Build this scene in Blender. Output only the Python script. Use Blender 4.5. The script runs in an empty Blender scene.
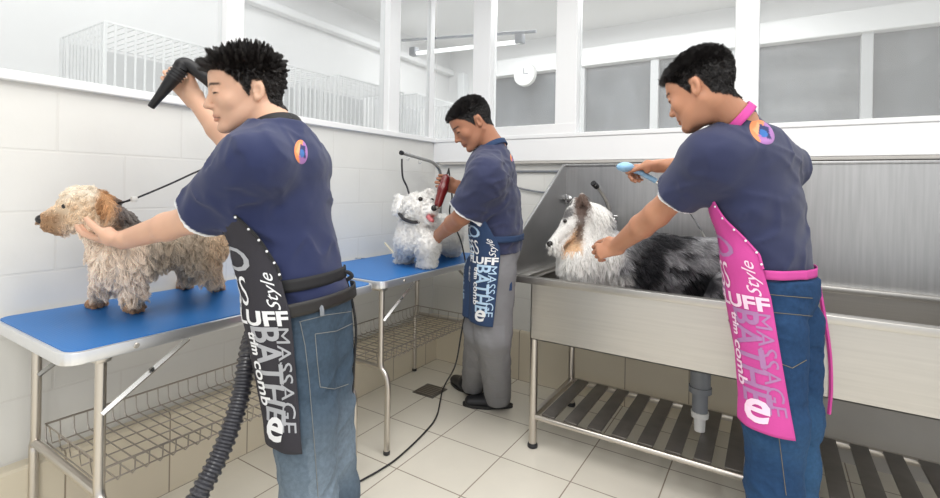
import bpy, bmesh, math, random
import numpy as np
from mathutils import Vector, Matrix
from mathutils.bvhtree import BVHTree

random.seed(7)
RNG = np.random.default_rng(11)
scene = bpy.context.scene
COL = scene.collection

# ---------------------------------------------------------------- camera
FPX, PSI, RHO, CAM_H, PCX, PCY = 480.0, math.radians(32.1), math.radians(1.0), 1.22, 470.0, 187.0
cF = np.array([-math.sin(PSI), math.cos(PSI), 0.0])
cR0 = np.array([math.cos(PSI), math.sin(PSI), 0.0])
cU0 = np.array([0, 0, 1.0])
cR = cR0 * math.cos(RHO) + cU0 * math.sin(RHO)
cU = cU0 * math.cos(RHO) - cR0 * math.sin(RHO)
CAM = np.array([0, 0, CAM_H])
def ray(x, y): return cF + (x - PCX) / FPX * cR - (y - PCY) / FPX * cU
def P(x, y, d): return CAM + d * ray(x, y)          # photo position and distance -> point in the room
cam_d = bpy.data.cameras.new('camera')
cam_d.sensor_width = 36.0
cam_d.lens = 36.0 * FPX / 940.0
cam_d.shift_y = -62.0 / 940.0
cam_d.clip_start = 0.05
cam_o = bpy.data.objects.new('camera', cam_d)
COL.objects.link(cam_o)
M = Matrix([[cR[i], cU[i], -cF[i]] for i in range(3)]).to_4x4()
M.translation = Vector(CAM)
cam_o.matrix_world = M
scene.camera = cam_o

# ---------------------------------------------------------------- light
world = bpy.data.worlds.new('world'); scene.world = world
world.use_nodes = True
bg = world.node_tree.nodes['Background']
bg.inputs[0].default_value = (0.95, 0.97, 1.0, 1)
bg.inputs[1].default_value = 1.0
scene.view_settings.view_transform = 'Standard'
scene.view_settings.look = 'None'
scene.view_settings.gamma = 1.0
scene.view_settings.exposure = 0.0

def area(name, loc, size, power, rot=(0, 0, 0), col=(1, 1, 1)):
    l = bpy.data.lights.new(name, 'AREA'); l.shape = 'RECTANGLE'
    l.size, l.size_y = size; l.energy = power; l.color = col
    o = bpy.data.objects.new(name, l); COL.objects.link(o)
    o.location = loc; o.rotation_euler = rot
    return o
area('ceiling_lamp', (-0.9, 0.9, 2.72), (1.6, 1.6), 29, col=(1, 0.985, 0.96))
area('ceiling_lamp', (0.5, 1.3, 2.72), (1.4, 1.4), 22, col=(1, 0.985, 0.96))
area('ceiling_lamp', (0.6, -1.2, 2.72), (1.6, 1.6), 50, col=(1, 0.985, 0.96))
area('outer_room_lamp', (-2.6, 1.0, 2.72), (0.5, 2.6), 12)
area('outer_room_lamp', (-1.2, 3.6, 2.72), (3.0, 0.8), 48)

# ---------------------------------------------------------------- materials
MATS = {}
def nodes(m):
    m.use_nodes = True
    nt = m.node_tree
    return nt, nt.nodes['Principled BSDF']
def mat(name, col=(0.8, 0.8, 0.8), rough=0.5, metal=0.0, bump=0.0, bscale=200.0, vary=0.0, vscale=6.0, attr=None,
        coat=0.0, sheen=0.0, sss=0.0, emit=0.0, stretch=None, spec=None, bdist=0.002):
    if name in MATS: return MATS[name]
    m = bpy.data.materials.new(name); MATS[name] = m
    nt, b = nodes(m)
    N, L = nt.nodes, nt.links
    b.inputs['Base Color'].default_value = (*col, 1)
    b.inputs['Roughness'].default_value = rough
    b.inputs['Metallic'].default_value = metal
    if coat: b.inputs['Coat Weight'].default_value = coat
    if sheen:
        b.inputs['Sheen Weight'].default_value = sheen
        b.inputs['Sheen Roughness'].default_value = 0.6
    if sss:
        b.inputs['Subsurface Weight'].default_value = sss
        b.inputs['Subsurface Radius'].default_value = (0.012, 0.005, 0.003)
        b.inputs['Subsurface Scale'].default_value = 0.6
    if spec is not None: b.inputs['Specular IOR Level'].default_value = spec
    if emit:
        b.inputs['Emission Color'].default_value = (*col, 1); b.inputs['Emission Strength'].default_value = emit
    src = None
    if attr:
        a = N.new('ShaderNodeAttribute'); a.attribute_name = attr
        src = a.outputs['Color']
    tc = N.new('ShaderNodeTexCoord'); vec = tc.outputs['Object']
    if stretch:
        mp = N.new('ShaderNodeMapping'); mp.inputs['Scale'].default_value = stretch
        L.new(vec, mp.inputs[0]); vec = mp.outputs[0]
    if vary:
        nz = N.new('ShaderNodeTexNoise'); nz.inputs['Scale'].default_value = vscale; nz.inputs['Detail'].default_value = 5
        L.new(vec, nz.inputs['Vector'])
        mr = N.new('ShaderNodeMapRange'); mr.inputs[1].default_value = 0.3; mr.inputs[2].default_value = 0.7
        mr.inputs[3].default_value = 1 - vary; mr.inputs[4].default_value = 1 + vary
        L.new(nz.outputs[0], mr.inputs[0])
        hs = N.new('ShaderNodeHueSaturation')
        if src: L.new(src, hs.inputs['Color'])
        else: hs.inputs['Color'].default_value = (*col, 1)
        L.new(mr.outputs[0], hs.inputs['Value'])
        src = hs.outputs[0]
    if src: L.new(src, b.inputs['Base Color'])
    if bump:
        nz = N.new('ShaderNodeTexNoise'); nz.inputs['Scale'].default_value = bscale; nz.inputs['Detail'].default_value = 4
        L.new(vec, nz.inputs['Vector'])
        bp = N.new('ShaderNodeBump'); bp.inputs['Strength'].default_value = bump; bp.inputs['Distance'].default_value = bdist
        L.new(nz.outputs[0], bp.inputs['Height']); L.new(bp.outputs[0], b.inputs['Normal'])
    return m

def tile_mat(name, plane, c1, c2, grout, w, h, off, mortar=0.002, rough=0.35, bump=0.3, noise=0.0, stagger=0.0, gvary=0.0):
    m = bpy.data.materials.new(name); MATS[name] = m
    nt, b = nodes(m); N, L = nt.nodes, nt.links
    tc = N.new('ShaderNodeTexCoord'); sp = N.new('ShaderNodeSeparateXYZ'); L.new(tc.outputs['Object'], sp.inputs[0])
    cb = N.new('ShaderNodeCombineXYZ')
    L.new(sp.outputs[{'x': 0, 'y': 1, 'z': 2}[plane[0]]], cb.inputs[0])
    L.new(sp.outputs[{'x': 0, 'y': 1, 'z': 2}[plane[1]]], cb.inputs[1])
    mp = N.new('ShaderNodeMapping'); mp.inputs['Location'].default_value = (-off[0] + 100 * w, -off[1] + 100 * h, 0)
    L.new(cb.outputs[0], mp.inputs[0])
    br = N.new('ShaderNodeTexBrick'); br.offset = stagger; br.squash = 1
    br.inputs['Scale'].default_value = 1; br.inputs['Brick Width'].default_value = w; br.inputs['Row Height'].default_value = h
    br.inputs['Mortar Size'].default_value = mortar; br.inputs['Mortar Smooth'].default_value = 0.3
    br.inputs['Color1'].default_value = (*c1, 1); br.inputs['Color2'].default_value = (*c2, 1); br.inputs['Mortar'].default_value = (*grout, 1)
    L.new(mp.outputs[0], br.inputs['Vector'])
    nz = N.new('ShaderNodeTexNoise'); nz.inputs['Scale'].default_value = 7; nz.inputs['Detail'].default_value = 6
    L.new(tc.outputs['Object'], nz.inputs['Vector'])
    mr = N.new('ShaderNodeMapRange'); mr.inputs[1].default_value = 0.3; mr.inputs[2].default_value = 0.7
    mr.inputs[3].default_value = 1 - gvary; mr.inputs[4].default_value = 1 + gvary; L.new(nz.outputs[0], mr.inputs[0])
    hs = N.new('ShaderNodeHueSaturation'); L.new(br.outputs['Color'], hs.inputs['Color']); L.new(mr.outputs[0], hs.inputs['Value'])
    L.new(hs.outputs[0], b.inputs['Base Color'])
    b.inputs['Roughness'].default_value = rough
    inv = N.new('ShaderNodeMath'); inv.operation = 'MULTIPLY_ADD'; inv.inputs[1].default_value = -1; inv.inputs[2].default_value = 1
    L.new(br.outputs['Fac'], inv.inputs[0])
    nz2 = N.new('ShaderNodeTexNoise'); nz2.inputs['Scale'].default_value = 35; L.new(tc.outputs['Object'], nz2.inputs['Vector'])
    ad = N.new('ShaderNodeMath'); ad.operation = 'MULTIPLY_ADD'; ad.inputs[1].default_value = noise
    L.new(nz2.outputs[0], ad.inputs[0]); L.new(inv.outputs[0], ad.inputs[2])
    bp = N.new('ShaderNodeBump'); bp.inputs['Strength'].default_value = bump; bp.inputs['Distance'].default_value = 0.004
    L.new(ad.outputs[0], bp.inputs['Height']); L.new(bp.outputs[0], b.inputs['Normal'])
    return m

tile_mat('floor_tile', 'xy', (0.84, 0.80, 0.70), (0.81, 0.77, 0.67), (0.36, 0.30, 0.24), 0.33, 0.33, (-1.35, 1.927), 0.003, 0.22, 0.25, 0.03, gvary=0.02)
tile_mat('wall_tile_left', 'yz', (0.73, 0.66, 0.52), (0.70, 0.63, 0.50), (0.33, 0.27, 0.2), 0.33, 0.33, (0.98, 0.0), 0.003, 0.3, 0.2)
tile_mat('wall_tile_back', 'xz', (0.73, 0.66, 0.52), (0.70, 0.63, 0.50), (0.33, 0.27, 0.2), 0.33, 0.33, (-1.34, 0.0), 0.003, 0.3, 0.2)
tile_mat('painted_block_left', 'yz', (0.755, 0.75, 0.72), (0.745, 0.74, 0.71), (0.72, 0.71, 0.68), 0.4, 0.2, (0.43, 0.115), 0.004, 0.5, 0.35, 0.25, 0.5, gvary=0.015)
tile_mat('painted_block_back', 'xz', (0.755, 0.75, 0.72), (0.745, 0.74, 0.71), (0.72, 0.71, 0.68), 0.4, 0.2, (-0.4, 0.115), 0.004, 0.5, 0.3, 0.2, 0.5, gvary=0.015)
mat('white_paint', (0.87, 0.87, 0.87), 0.4, bump=0.05, bscale=60)
mat('white_trim', (0.88, 0.885, 0.89), 0.35)
mat('outer_wall', (0.86, 0.86, 0.86), 0.6, vary=0.02, vscale=2)
mat('grey_panel', (0.5, 0.48, 0.45), 0.5, vary=0.04)
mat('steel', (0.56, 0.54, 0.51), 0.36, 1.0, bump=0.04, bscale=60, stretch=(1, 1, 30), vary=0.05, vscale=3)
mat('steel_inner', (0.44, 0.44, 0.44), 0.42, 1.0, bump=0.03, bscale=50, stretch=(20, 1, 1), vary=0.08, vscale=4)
mat('steel_tube', (0.62, 0.58, 0.53), 0.28, 1.0)
mat('chrome', (0.75, 0.75, 0.75), 0.14, 1.0)
mat('dark_steel', (0.20, 0.185, 0.17), 0.42, 0.7, vary=0.12, vscale=12)
mat('wire', (0.42, 0.38, 0.34), 0.35, 0.9)
mat('white_wire', (0.86, 0.87, 0.88), 0.4, 0.0)
mat('cage_gap_grey', (0.62, 0.63, 0.64), 0.5)  # grey that darkens the cage interiors by colour
mat('aluminium', (0.80, 0.81, 0.83), 0.32, 0.85)
mat('arm_metal', (0.38, 0.38, 0.38), 0.25, 1.0)
mat('black_rubber', (0.025, 0.025, 0.028), 0.5)
mat('black_plastic', (0.014, 0.014, 0.016), 0.38, bump=0.05, spec=0.35)
mat('hose_plastic', (0.04, 0.04, 0.048), 0.28, spec=0.7)
mat('grey_plastic', (0.22, 0.235, 0.26), 0.4)
mat('white_plastic', (0.82, 0.82, 0.80), 0.35)
mat('cloudy_glass_frame', (0.8, 0.82, 0.83), 0.4)
mat('wood_tool', (0.45, 0.25, 0.11), 0.5, vary=0.15, vscale=20, stretch=(1, 8, 8))
mat('pale_plastic', (0.75, 0.68, 0.52), 0.4)
mat('maroon', (0.16, 0.012, 0.012), 0.25, coat=0.5)
mat('pale_blue', (0.30, 0.55, 0.80), 0.35)
mat('lamp_tube', (1, 1, 1), 0.4, emit=1.2)
mat('outer_frame', (0.55, 0.56, 0.57), 0.4)
mat('dark_window', (0.13, 0.14, 0.15), 0.12, vary=0.35, vscale=1.3, stretch=(3, 1, 1))
mat('clock_face', (0.85, 0.85, 0.84), 0.4)

def mat_blue():
    m = bpy.data.materials.new('blue_mat'); MATS['blue_mat'] = m
    nt, b = nodes(m); N, L = nt.nodes, nt.links
    b.inputs['Base Color'].default_value = (0.024, 0.180, 0.520, 1); b.inputs['Roughness'].default_value = 0.42
    tc = N.new('ShaderNodeTexCoord'); vo = N.new('ShaderNodeTexVoronoi'); vo.inputs['Scale'].default_value = 140; vo.inputs['Randomness'].default_value = 0
    L.new(tc.outputs['Object'], vo.inputs['Vector'])
    bp = N.new('ShaderNodeBump'); bp.inputs['Strength'].default_value = 0.55; bp.inputs['Distance'].default_value = 0.0015
    L.new(vo.outputs['Distance'], bp.inputs['Height']); L.new(bp.outputs[0], b.inputs['Normal'])
mat_blue()
def mat_glass():
    m = bpy.data.materials.new('window_glass'); MATS['window_glass'] = m
    m.use_nodes = True; nt = m.node_tree; N, L = nt.nodes, nt.links
    N.clear()
    out = N.new('ShaderNodeOutputMaterial'); tr = N.new('ShaderNodeBsdfTransparent'); tr.inputs[0].default_value = (0.96, 0.97, 0.97, 1)
    gl = N.new('ShaderNodeBsdfGlossy'); gl.inputs['Roughness'].default_value = 0.03
    df = N.new('ShaderNodeBsdfDiffuse'); df.inputs[0].default_value = (0.9, 0.9, 0.9, 1)
    fr = N.new('ShaderNodeFresnel'); fr.inputs[0].default_value = 1.10
    m1 = N.new('ShaderNodeMixShader'); m1.inputs[0].default_value = 0.13       # old, dusty glass
    m2 = N.new('ShaderNodeMixShader')
    L.new(tr.outputs[0], m1.inputs[1]); L.new(df.outputs[0], m1.inputs[2])
    L.new(fr.outputs[0], m2.inputs[0]); L.new(m1.outputs[0], m2.inputs[1]); L.new(gl.outputs[0], m2.inputs[2])
    L.new(m2.outputs[0], out.inputs[0])
mat_glass()

# ---------------------------------------------------------------- object helpers
def link(o, parent=None):
    COL.objects.link(o)
    if parent is not None: o.parent = parent
    return o
def empty(name, loc, label=None, cat=None, group=None):
    o = bpy.data.objects.new(name, None); link(o); o.location = loc; o.empty_display_size = 0.1
    tag(o, label, cat, group)
    return o
def tag(o, label=None, cat=None, group=None, kind=None):
    if label: o['label'] = label
    if cat: o['category'] = cat
    if group: o['group'] = group
    if kind: o['kind'] = kind
    return o
def mesh_obj(name, verts, faces, material, parent=None, smooth=True, colors=None):
    me = bpy.data.meshes.new(name)
    v = np.asarray(verts, dtype=np.float64)
    if parent is not None: v = v - np.array(origin_of(parent))
    me.from_pydata(v.tolist(), [], faces if isinstance(faces, list) else faces.tolist()); me.update()
    me.materials.append(MATS[material] if isinstance(material, str) else material)
    if smooth: me.polygons.foreach_set('use_smooth', [True] * len(me.polygons))
    if colors is not None:
        ca = me.color_attributes.new('col', 'FLOAT_COLOR', 'POINT')
        c = np.ones((len(v), 4), dtype=np.float32); c[:, :3] = colors
        ca.data.foreach_set('color', c.ravel())
    o = bpy.data.objects.new(name, me)
    return link(o, parent)
def origin_of(o):
    p = np.zeros(3)
    while o is not None:
        p = p + np.array(o.location); o = o.parent
    return p

class MB:
    """collects shapes in room coordinates and builds ONE mesh object"""
    def __init__(s): s.v, s.f = [], []
    def add(s, v, f):
        n = len(s.v); s.v += [tuple(map(float, p)) for p in v]; s.f += [tuple(i + n for i in q) for q in f]; return s
    def bm(s, bm):
        bm.verts.ensure_lookup_table(); bm.verts.index_update()
        s.add([v.co[:] for v in bm.verts], [[v.index for v in f.verts] for f in bm.faces]); bm.free(); return s
    def box(s, lo, hi, bev=0.0, rot=None, piv=None, seg=2):
        bm = bmesh.new(); bmesh.ops.create_cube(bm, size=1)
        lo, hi = Vector(lo), Vector(hi)
        for v in bm.verts: v.co = Vector([(lo[i] + hi[i]) / 2 + v.co[i] * (hi[i] - lo[i]) for i in range(3)])
        if bev: bmesh.ops.bevel(bm, geom=list(bm.edges), offset=bev, segments=seg, affect='EDGES', profile=0.5)
        if rot is not None:
            piv = Vector(piv) if piv is not None else (lo + hi) / 2
            for v in bm.verts: v.co = rot @ (v.co - piv) + piv
        return s.bm(bm)
    def prism(s, poly, axis, a, b, bev=0.0):
        """poly: 2D points in the other two axes, extruded from a to b along axis"""
        bm = bmesh.new()
        def mk(p, t):
            q = list(p); q.insert(axis, t); return q
        lo = [bm.verts.new(mk(p, a)) for p in poly]; hi = [bm.verts.new(mk(p, b)) for p in poly]
        bm.faces.new(lo); bm.faces.new(hi[::-1]); n = len(poly)
        for i in range(n): bm.faces.new([lo[i], hi[i], hi[(i + 1) % n], lo[(i + 1) % n]])
        bmesh.ops.recalc_face_normals(bm, faces=bm.faces)
        if bev: bmesh.ops.bevel(bm, geom=list(bm.edges), offset=bev, segments=2, affect='EDGES', profile=0.5)
        return s.bm(bm)
    def tube(s, pts, r, n=10, cap=True, closed=False):
        pts = [np.array(p, float) for p in pts]; m = len(pts)
        rs = r if hasattr(r, '__len__') else [r] * m
        up = None; rings = []
        for i in range(m):
            if closed: t = pts[(i + 1) % m] - pts[i - 1]
            else: t = pts[min(i + 1, m - 1)] - pts[max(i - 1, 0)]
            t = t / (np.linalg.norm(t) + 1e-12)
            if up is None:
                up = np.array([0, 0, 1.0]) if abs(t[2]) < 0.9 else np.array([1.0, 0, 0])
            up = up - t * (up @ t); up /= np.linalg.norm(up) + 1e-12
            w = np.cross(t, up)
            rings.append([pts[i] + rs[i] * (math.cos(a) * up + math.sin(a) * w) for a in [2 * math.pi * k / n for k in range(n)]])
        v = [p for R in rings for p in R]; f = []
        for i in range(m if closed else m - 1):
            for k in range(n):
                a, b = i * n, ((i + 1) % m) * n
                f.append((a + k, a + (k + 1) % n, b + (k + 1) % n, b + k))
        if cap and not closed:
            f.append(tuple(range(n))[::-1]); f.append(tuple((m - 1) * n + k for k in range(n)))
        return s.add(v, f)
    def lathe(s, prof, origin, axis=(0, 0, 1), n=24):
        ax = Vector(axis).normalized(); q = Vector((0, 0, 1)).rotation_difference(ax)
        v, f = [], []
        for (r, z) in prof:
            for k in range(n):
                a = 2 * math.pi * k / n
                v.append(tuple(q @ Vector((r * math.cos(a), r * math.sin(a), z)) + Vector(origin)))
        for i in range(len(prof) - 1):
            for k in range(n):
                f.append((i * n + k, i * n + (k + 1) % n, (i + 1) * n + (k + 1) % n, (i + 1) * n + k))
        f.append(tuple(range(n))[::-1]); f.append(tuple((len(prof) - 1) * n + k for k in range(n)))
        return s.add(v, f)
    def build(s, name, material, parent=None, smooth=True, angle=35):
        o = mesh_obj(name, s.v, s.f, material, parent, smooth=False)
        me = o.data
        bm = bmesh.new(); bm.from_mesh(me); bmesh.ops.recalc_face_normals(bm, faces=bm.faces)
        if smooth:
            for f_ in bm.faces: f_.smooth = True
            th = math.radians(angle)
            for e in bm.edges:
                if len(e.link_faces) == 2 and e.calc_face_angle(0) > th: e.smooth = False
        bm.to_mesh(me); bm.free()
        return o

def arc(a, b, c, n=8):
    """quadratic bend a -> c with control b"""
    a, b, c = map(lambda p: np.array(p, float), (a, b, c))
    return [(1 - t) ** 2 * a + 2 * t * (1 - t) * b + t * t * c for t in np.linspace(0, 1, n)]
def spline(pts, n=8):
    pts = [np.array(p, float) for p in pts]; out = []
    q = [2 * pts[0] - pts[1]] + pts + [2 * pts[-1] - pts[-2]]
    for i in range(1, len(q) - 2):
        for t in np.linspace(0, 1, n, endpoint=False):
            p0, p1, p2, p3 = q[i - 1:i + 3]
            out.append(0.5 * (2 * p1 + (p2 - p0) * t + (2 * p0 - 5 * p1 + 4 * p2 - p3) * t * t + (3 * p1 - p0 - 3 * p2 + p3) * t ** 3))
    out.append(pts[-1]); return out
def text_mesh(body, size=1.0, extrude=0.0, shear=0.0, bold=0.0):
    cu = bpy.data.curves.new('txt', 'FONT'); cu.body = body; cu.size = size; cu.extrude = extrude; cu.align_x = 'CENTER'; cu.align_y = 'CENTER'
    cu.shear = shear; cu.offset = bold; cu.resolution_u = 3
    o = bpy.data.objects.new('txt', cu); COL.objects.link(o)
    bpy.context.view_layer.update()
    me = o.to_mesh(); v = [x.co[:] for x in me.vertices]; f = [tuple(p.vertices) for p in me.polygons]
    o.to_mesh_clear(); bpy.data.objects.remove(o); bpy.data.curves.remove(cu)
    bm = bmesh.new(); vs = [bm.verts.new(q) for q in v]
    for q in f:
        try: bm.faces.new([vs[i] for i in q])
        except ValueError: pass
    bmesh.ops.triangulate(bm, faces=bm.faces[:])
    for _ in range(3):
        es = [e for e in bm.edges if e.calc_length() > 0.13 * size]
        if not es: break
        bmesh.ops.subdivide_edges(bm, edges=es, cuts=1); bmesh.ops.triangulate(bm, faces=[q for q in bm.faces if len(q.verts) > 3])
    bm.verts.index_update(); v = [q.co[:] for q in bm.verts]; f = [tuple(w.index for w in q.verts) for q in bm.faces]; bm.free()
    return np.array(v), f
# ================================================================ the setting
def struct(mb, name, m, smooth=False):
    o = mb.build(name, m, smooth=smooth); o['kind'] = 'structure'; return o
CEIL = 2.78
struct(MB().box((-3.3, -2.6, -0.1), (2.6, 4.7, 0.0)), 'floor', 'floor_tile')
struct(MB().box((-3.3, -2.6, CEIL), (2.6, 4.7, CEIL + 0.1)), 'ceiling', 'white_paint')
struct(MB().box((-2.14, -2.6, 0.0), (-2.04, 2.86, 1.53)), 'wall_left', 'painted_block_left')
struct(MB().box((-2.14, 2.78, 0.0), (2.6, 2.86, 1.53)), 'wall_back', 'painted_block_back')
struct(MB().prism([(-2.045, 0), (-1.985, 0), (-1.985, 0.303), (-1.993, 0.312), (-2.045, 0.312)], 1, -2.6, 2.78), 'baseboard_left', 'wall_tile_left')
struct(MB().prism([(2.785, 0), (2.757, 0), (2.757, 0.303), (2.763, 0.312), (2.785, 0.312)], 0, -1.985, 0.0), 'baseboard_back', 'wall_tile_back')
struct(MB().box((0.0, 2.757, 0.0), (2.6, 2.785, 0.312)), 'baseboard_back_right', 'grey_panel')
# glazed partition above the left wall
def window_band(name, frame_mb, panes, gm='window_glass', fm='white_trim'):
    r = frame_mb.build(name, fm, smooth=False); r['kind'] = 'structure'
    for (lo, hi) in panes:
        MB().box(lo, hi).build('pane', gm, r, smooth=False)
    return r
g = MB()
g.box((-2.15, -2.6, 1.53), (-2.015, 2.86, 1.562), 0.004)                      # sill
g.box((-2.12, -2.6, 2.70), (-2.04, 2.86, CEIL))
for (y0, y1) in ((-0.15, -0.07), (1.215, 1.295), (2.27, 2.375)): g.box((-2.12, y0, 1.56), (-2.035, y1, 2.72), 0.006)
g.box((-2.105, 2.74, 1.56), (-2.07, 2.79, 2.72), 0.004)                        # thin corner post
panes = [((-2.083, a, 1.56), (-2.077, b, 2.705)) for a, b in ((-2.6, -0.15), (-0.07, 1.215), (1.295, 2.27), (2.375, 2.74))]
window_band('window_1', g, panes)
# glazed partition above the back wall
g = MB()
g.box((-2.07, 2.745, 1.53), (2.6, 2.86, 1.555), 0.004)
g.box((-1.59, 2.752, 1.55), (-0.99, 2.85, 1.615), 0.004)
g.box((-2.07, 2.77, 2.70), (2.6, 2.85, CEIL))
for (x0, x1) in ((-1.725, -1.59), (-1.127, -0.992), (-0.165, -0.06), (0.80, 0.92), (1.8, 1.9)):
    g.box((x0, 2.755, 1.55), (x1, 2.85, 2.72), 0.006)
panes = [((a, 2.807, 1.55), (b, 2.813, 2.705)) for a, b in ((-2.07, -1.725), (-1.59, -1.127), (-0.992, -0.165), (-0.06, 0.80), (0.92, 1.8))]
window_band('window_2', g, panes)
t = MB(); t.box((-2.04, 2.752, 1.39), (2.6, 2.782, 1.53), 0.004); struct(t, 'trim_1', 'white_trim')          # white fascia under the glass
t = MB(); t.box((-1.98, 2.742, 1.372), (2.6, 2.782, 1.388), 0.003); struct(t, 'trim_2', 'grey_panel')
# the outer room beyond the glass
struct(MB().box((-3.3, -2.6, 0.0), (-3.2, 4.7, CEIL)), 'wall_outer_left', 'outer_wall')
struct(MB().box((-3.3, 4.6, 0.0), (2.6, 4.7, CEIL)), 'wall_outer_back', 'outer_wall')
t = MB(); t.box((-3.2, -2.6, 2.50), (-3.12, 4.6, 2.56), 0.01); struct(t, 'trim_3', 'white_trim')
g = MB()
for (a, b) in ((-2.62, -1.72), (-1.66, 0.2)):
    pass
t = MB(); t.box((-2.68, 4.49, 2.405), (2.6, 4.60, 2.58), 0.01); struct(t, 'trim_5', 'white_trim')
for x0 in (-2.68, -1.72, -1.62, -0.94, -0.30, 0.55, 1.4):
    g.box((x0, 4.53, 1.0), (x0 + 0.07, 4.60, 2.42), 0.005)
g.box((-2.68, 4.5, 0.95), (2.6, 4.6, 1.03), 0.005)
r = window_band('window_3', g, [((a, 4.585, 1.02), (b, 4.60, 2.41)) for a, b in ((-2.61, -1.72), (-1.65, -1.62), (-1.55, -0.94), (-0.87, -0.30), (-0.23, 0.55), (0.62, 1.4))], 'dark_window', 'outer_frame')
t = MB(); t.box((-3.02, 4.5, 0.0), (-2.93, 4.6, 2.5), 0.01); struct(t, 'trim_4', 'cloudy_glass_frame')

# fluorescent batten hanging in the outer room
def W(x, y, d): return P(x, y, d)
fl = empty('fluorescent_lamp', (-2.0, 3.55, 2.6), 'long thin fluorescent tube lamp hanging behind the glass partition, above the wall clock', 'lamp')
a, b = P(414, 50, 4.1), P(520, 37, 3.62)
a2, b2 = P(402, 42, 4.15), P(536, 33, 3.55)
MB().tube([a2 + (0, 0, 0.015), b2 + (0, 0, 0.012)], 0.013, 8).build('batten', 'grey_plastic', fl)
MB().tube([a - (0, 0, 0.03), b - (0, 0, 0.035)], 0.017, 10).build('tube', 'lamp_tube', fl)
for q in (a, b): MB().box(q - (0.03, 0.03, 0.05), q + (0.03, 0.03, 0.02), 0.004).build('end_cap', 'grey_plastic', fl)
for q in (a + 0.2 * (b - a), a + 0.8 * (b - a)):
    MB().tube([q, (q[0], q[1], CEIL)], 0.004, 6).build('hanger', 'white_plastic', fl)
# clock
cl = empty('wall_clock', (-2.19, 4.45, 2.38), 'round white wall clock seen through the back glass above the sink', 'clock')
cc = P(528, 76, 4.98)
cc = np.array([cc[0], 4.43, cc[2]])
MB().lathe([(0.0, 0), (0.115, 0), (0.12, -0.012), (0.12, -0.05)], cc + (0, 0.0, 0), (0, -1, 0), 32).build('case', 'white_plastic', cl)
MB().lathe([(0.0, 0.001), (0.104, 0.001), (0.104, 0.003)], cc, (0, -1, 0), 32).build('dial', 'clock_face', cl)
m = MB(); m.box(cc + (-0.004, -0.008, 0), cc + (0.004, -0.005, 0.06)); m.box(cc + (0, -0.008, -0.004), cc + (0.05, -0.005, 0.004))
m.build('hand', 'grey_plastic', cl)
MB().box(cc + (-0.015, 0.04, -0.01), cc + (0.015, 0.10, 0.03)).build('bracket', 'white_plastic', cl)

# white wire cages standing beyond the left glass
def cage(y0, y1, x0, x1, z0, z1, label):
    r = empty('wire_cage', ((x0 + x1) / 2, (y0 + y1) / 2, 0.0), label, 'cage', 'white wire cages behind the left glass')
    m = MB()
    for z in (z0, z1, z0 + 0.27):
        m.tube([(x0, y0, z), (x1, y0, z), (x1, y1, z), (x0, y1, z)], 0.005, 6, closed=True)
    for x in (x0, x1):
        for y in (y0, y1): m.tube([(x, y, 0.0), (x, y, z1)], 0.008, 6)
    m.build('frame', 'white_wire', r)
    b = MB()
    n = int((y1 - y0) / 0.036)
    for i in range(1, n):
        y = y0 + (y1 - y0) * i / n
        for x in (x0, x1): b.tube([(x, y, z0), (x, y, z1)], 0.0045, 5)
        b.tube([(x0, y, z1), (x1, y, z1)], 0.0028, 4)
    n = int((x1 - x0) / 0.036)
    for i in range(1, n):
        x = x0 + (x1 - x0) * i / n
        for y in (y0, y1): b.tube([(x, y, z0), (x, y, z1)], 0.0045, 5)
    b.build('bars', 'white_wire', r)
    MB().box((x0, y0, z0 - 0.05), (x1, y1, z0 - 0.02), 0.004).build('tray', 'white_plastic', r)
    MB().box((x0 + 0.05, y0 + 0.01, z0 + 0.02), (x0 + 0.06, y1 - 0.01, z1 - 0.03)).build('added_backing', 'cage_gap_grey', r)  # added sheet, its grey darkens the gaps so the white bars stand out
    return r
cage(0.85, 1.44, -2.72, -2.28, 1.25, 1.86, 'white wire cage behind the left glass, the one nearest the camera')
cage(1.47, 2.05, -2.72, -2.28, 1.25, 1.88, 'white wire cage behind the left glass, just right of the spiky hair')
cage(2.08, 2.70, -2.72, -2.28, 1.25, 1.90, 'white wire cage behind the left glass, next to the room corner post')
cage(2.86, 3.40, -2.72, -2.28, 1.25, 1.92, 'white wire cage past the room corner, left of the clipper man\'s head')

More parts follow.
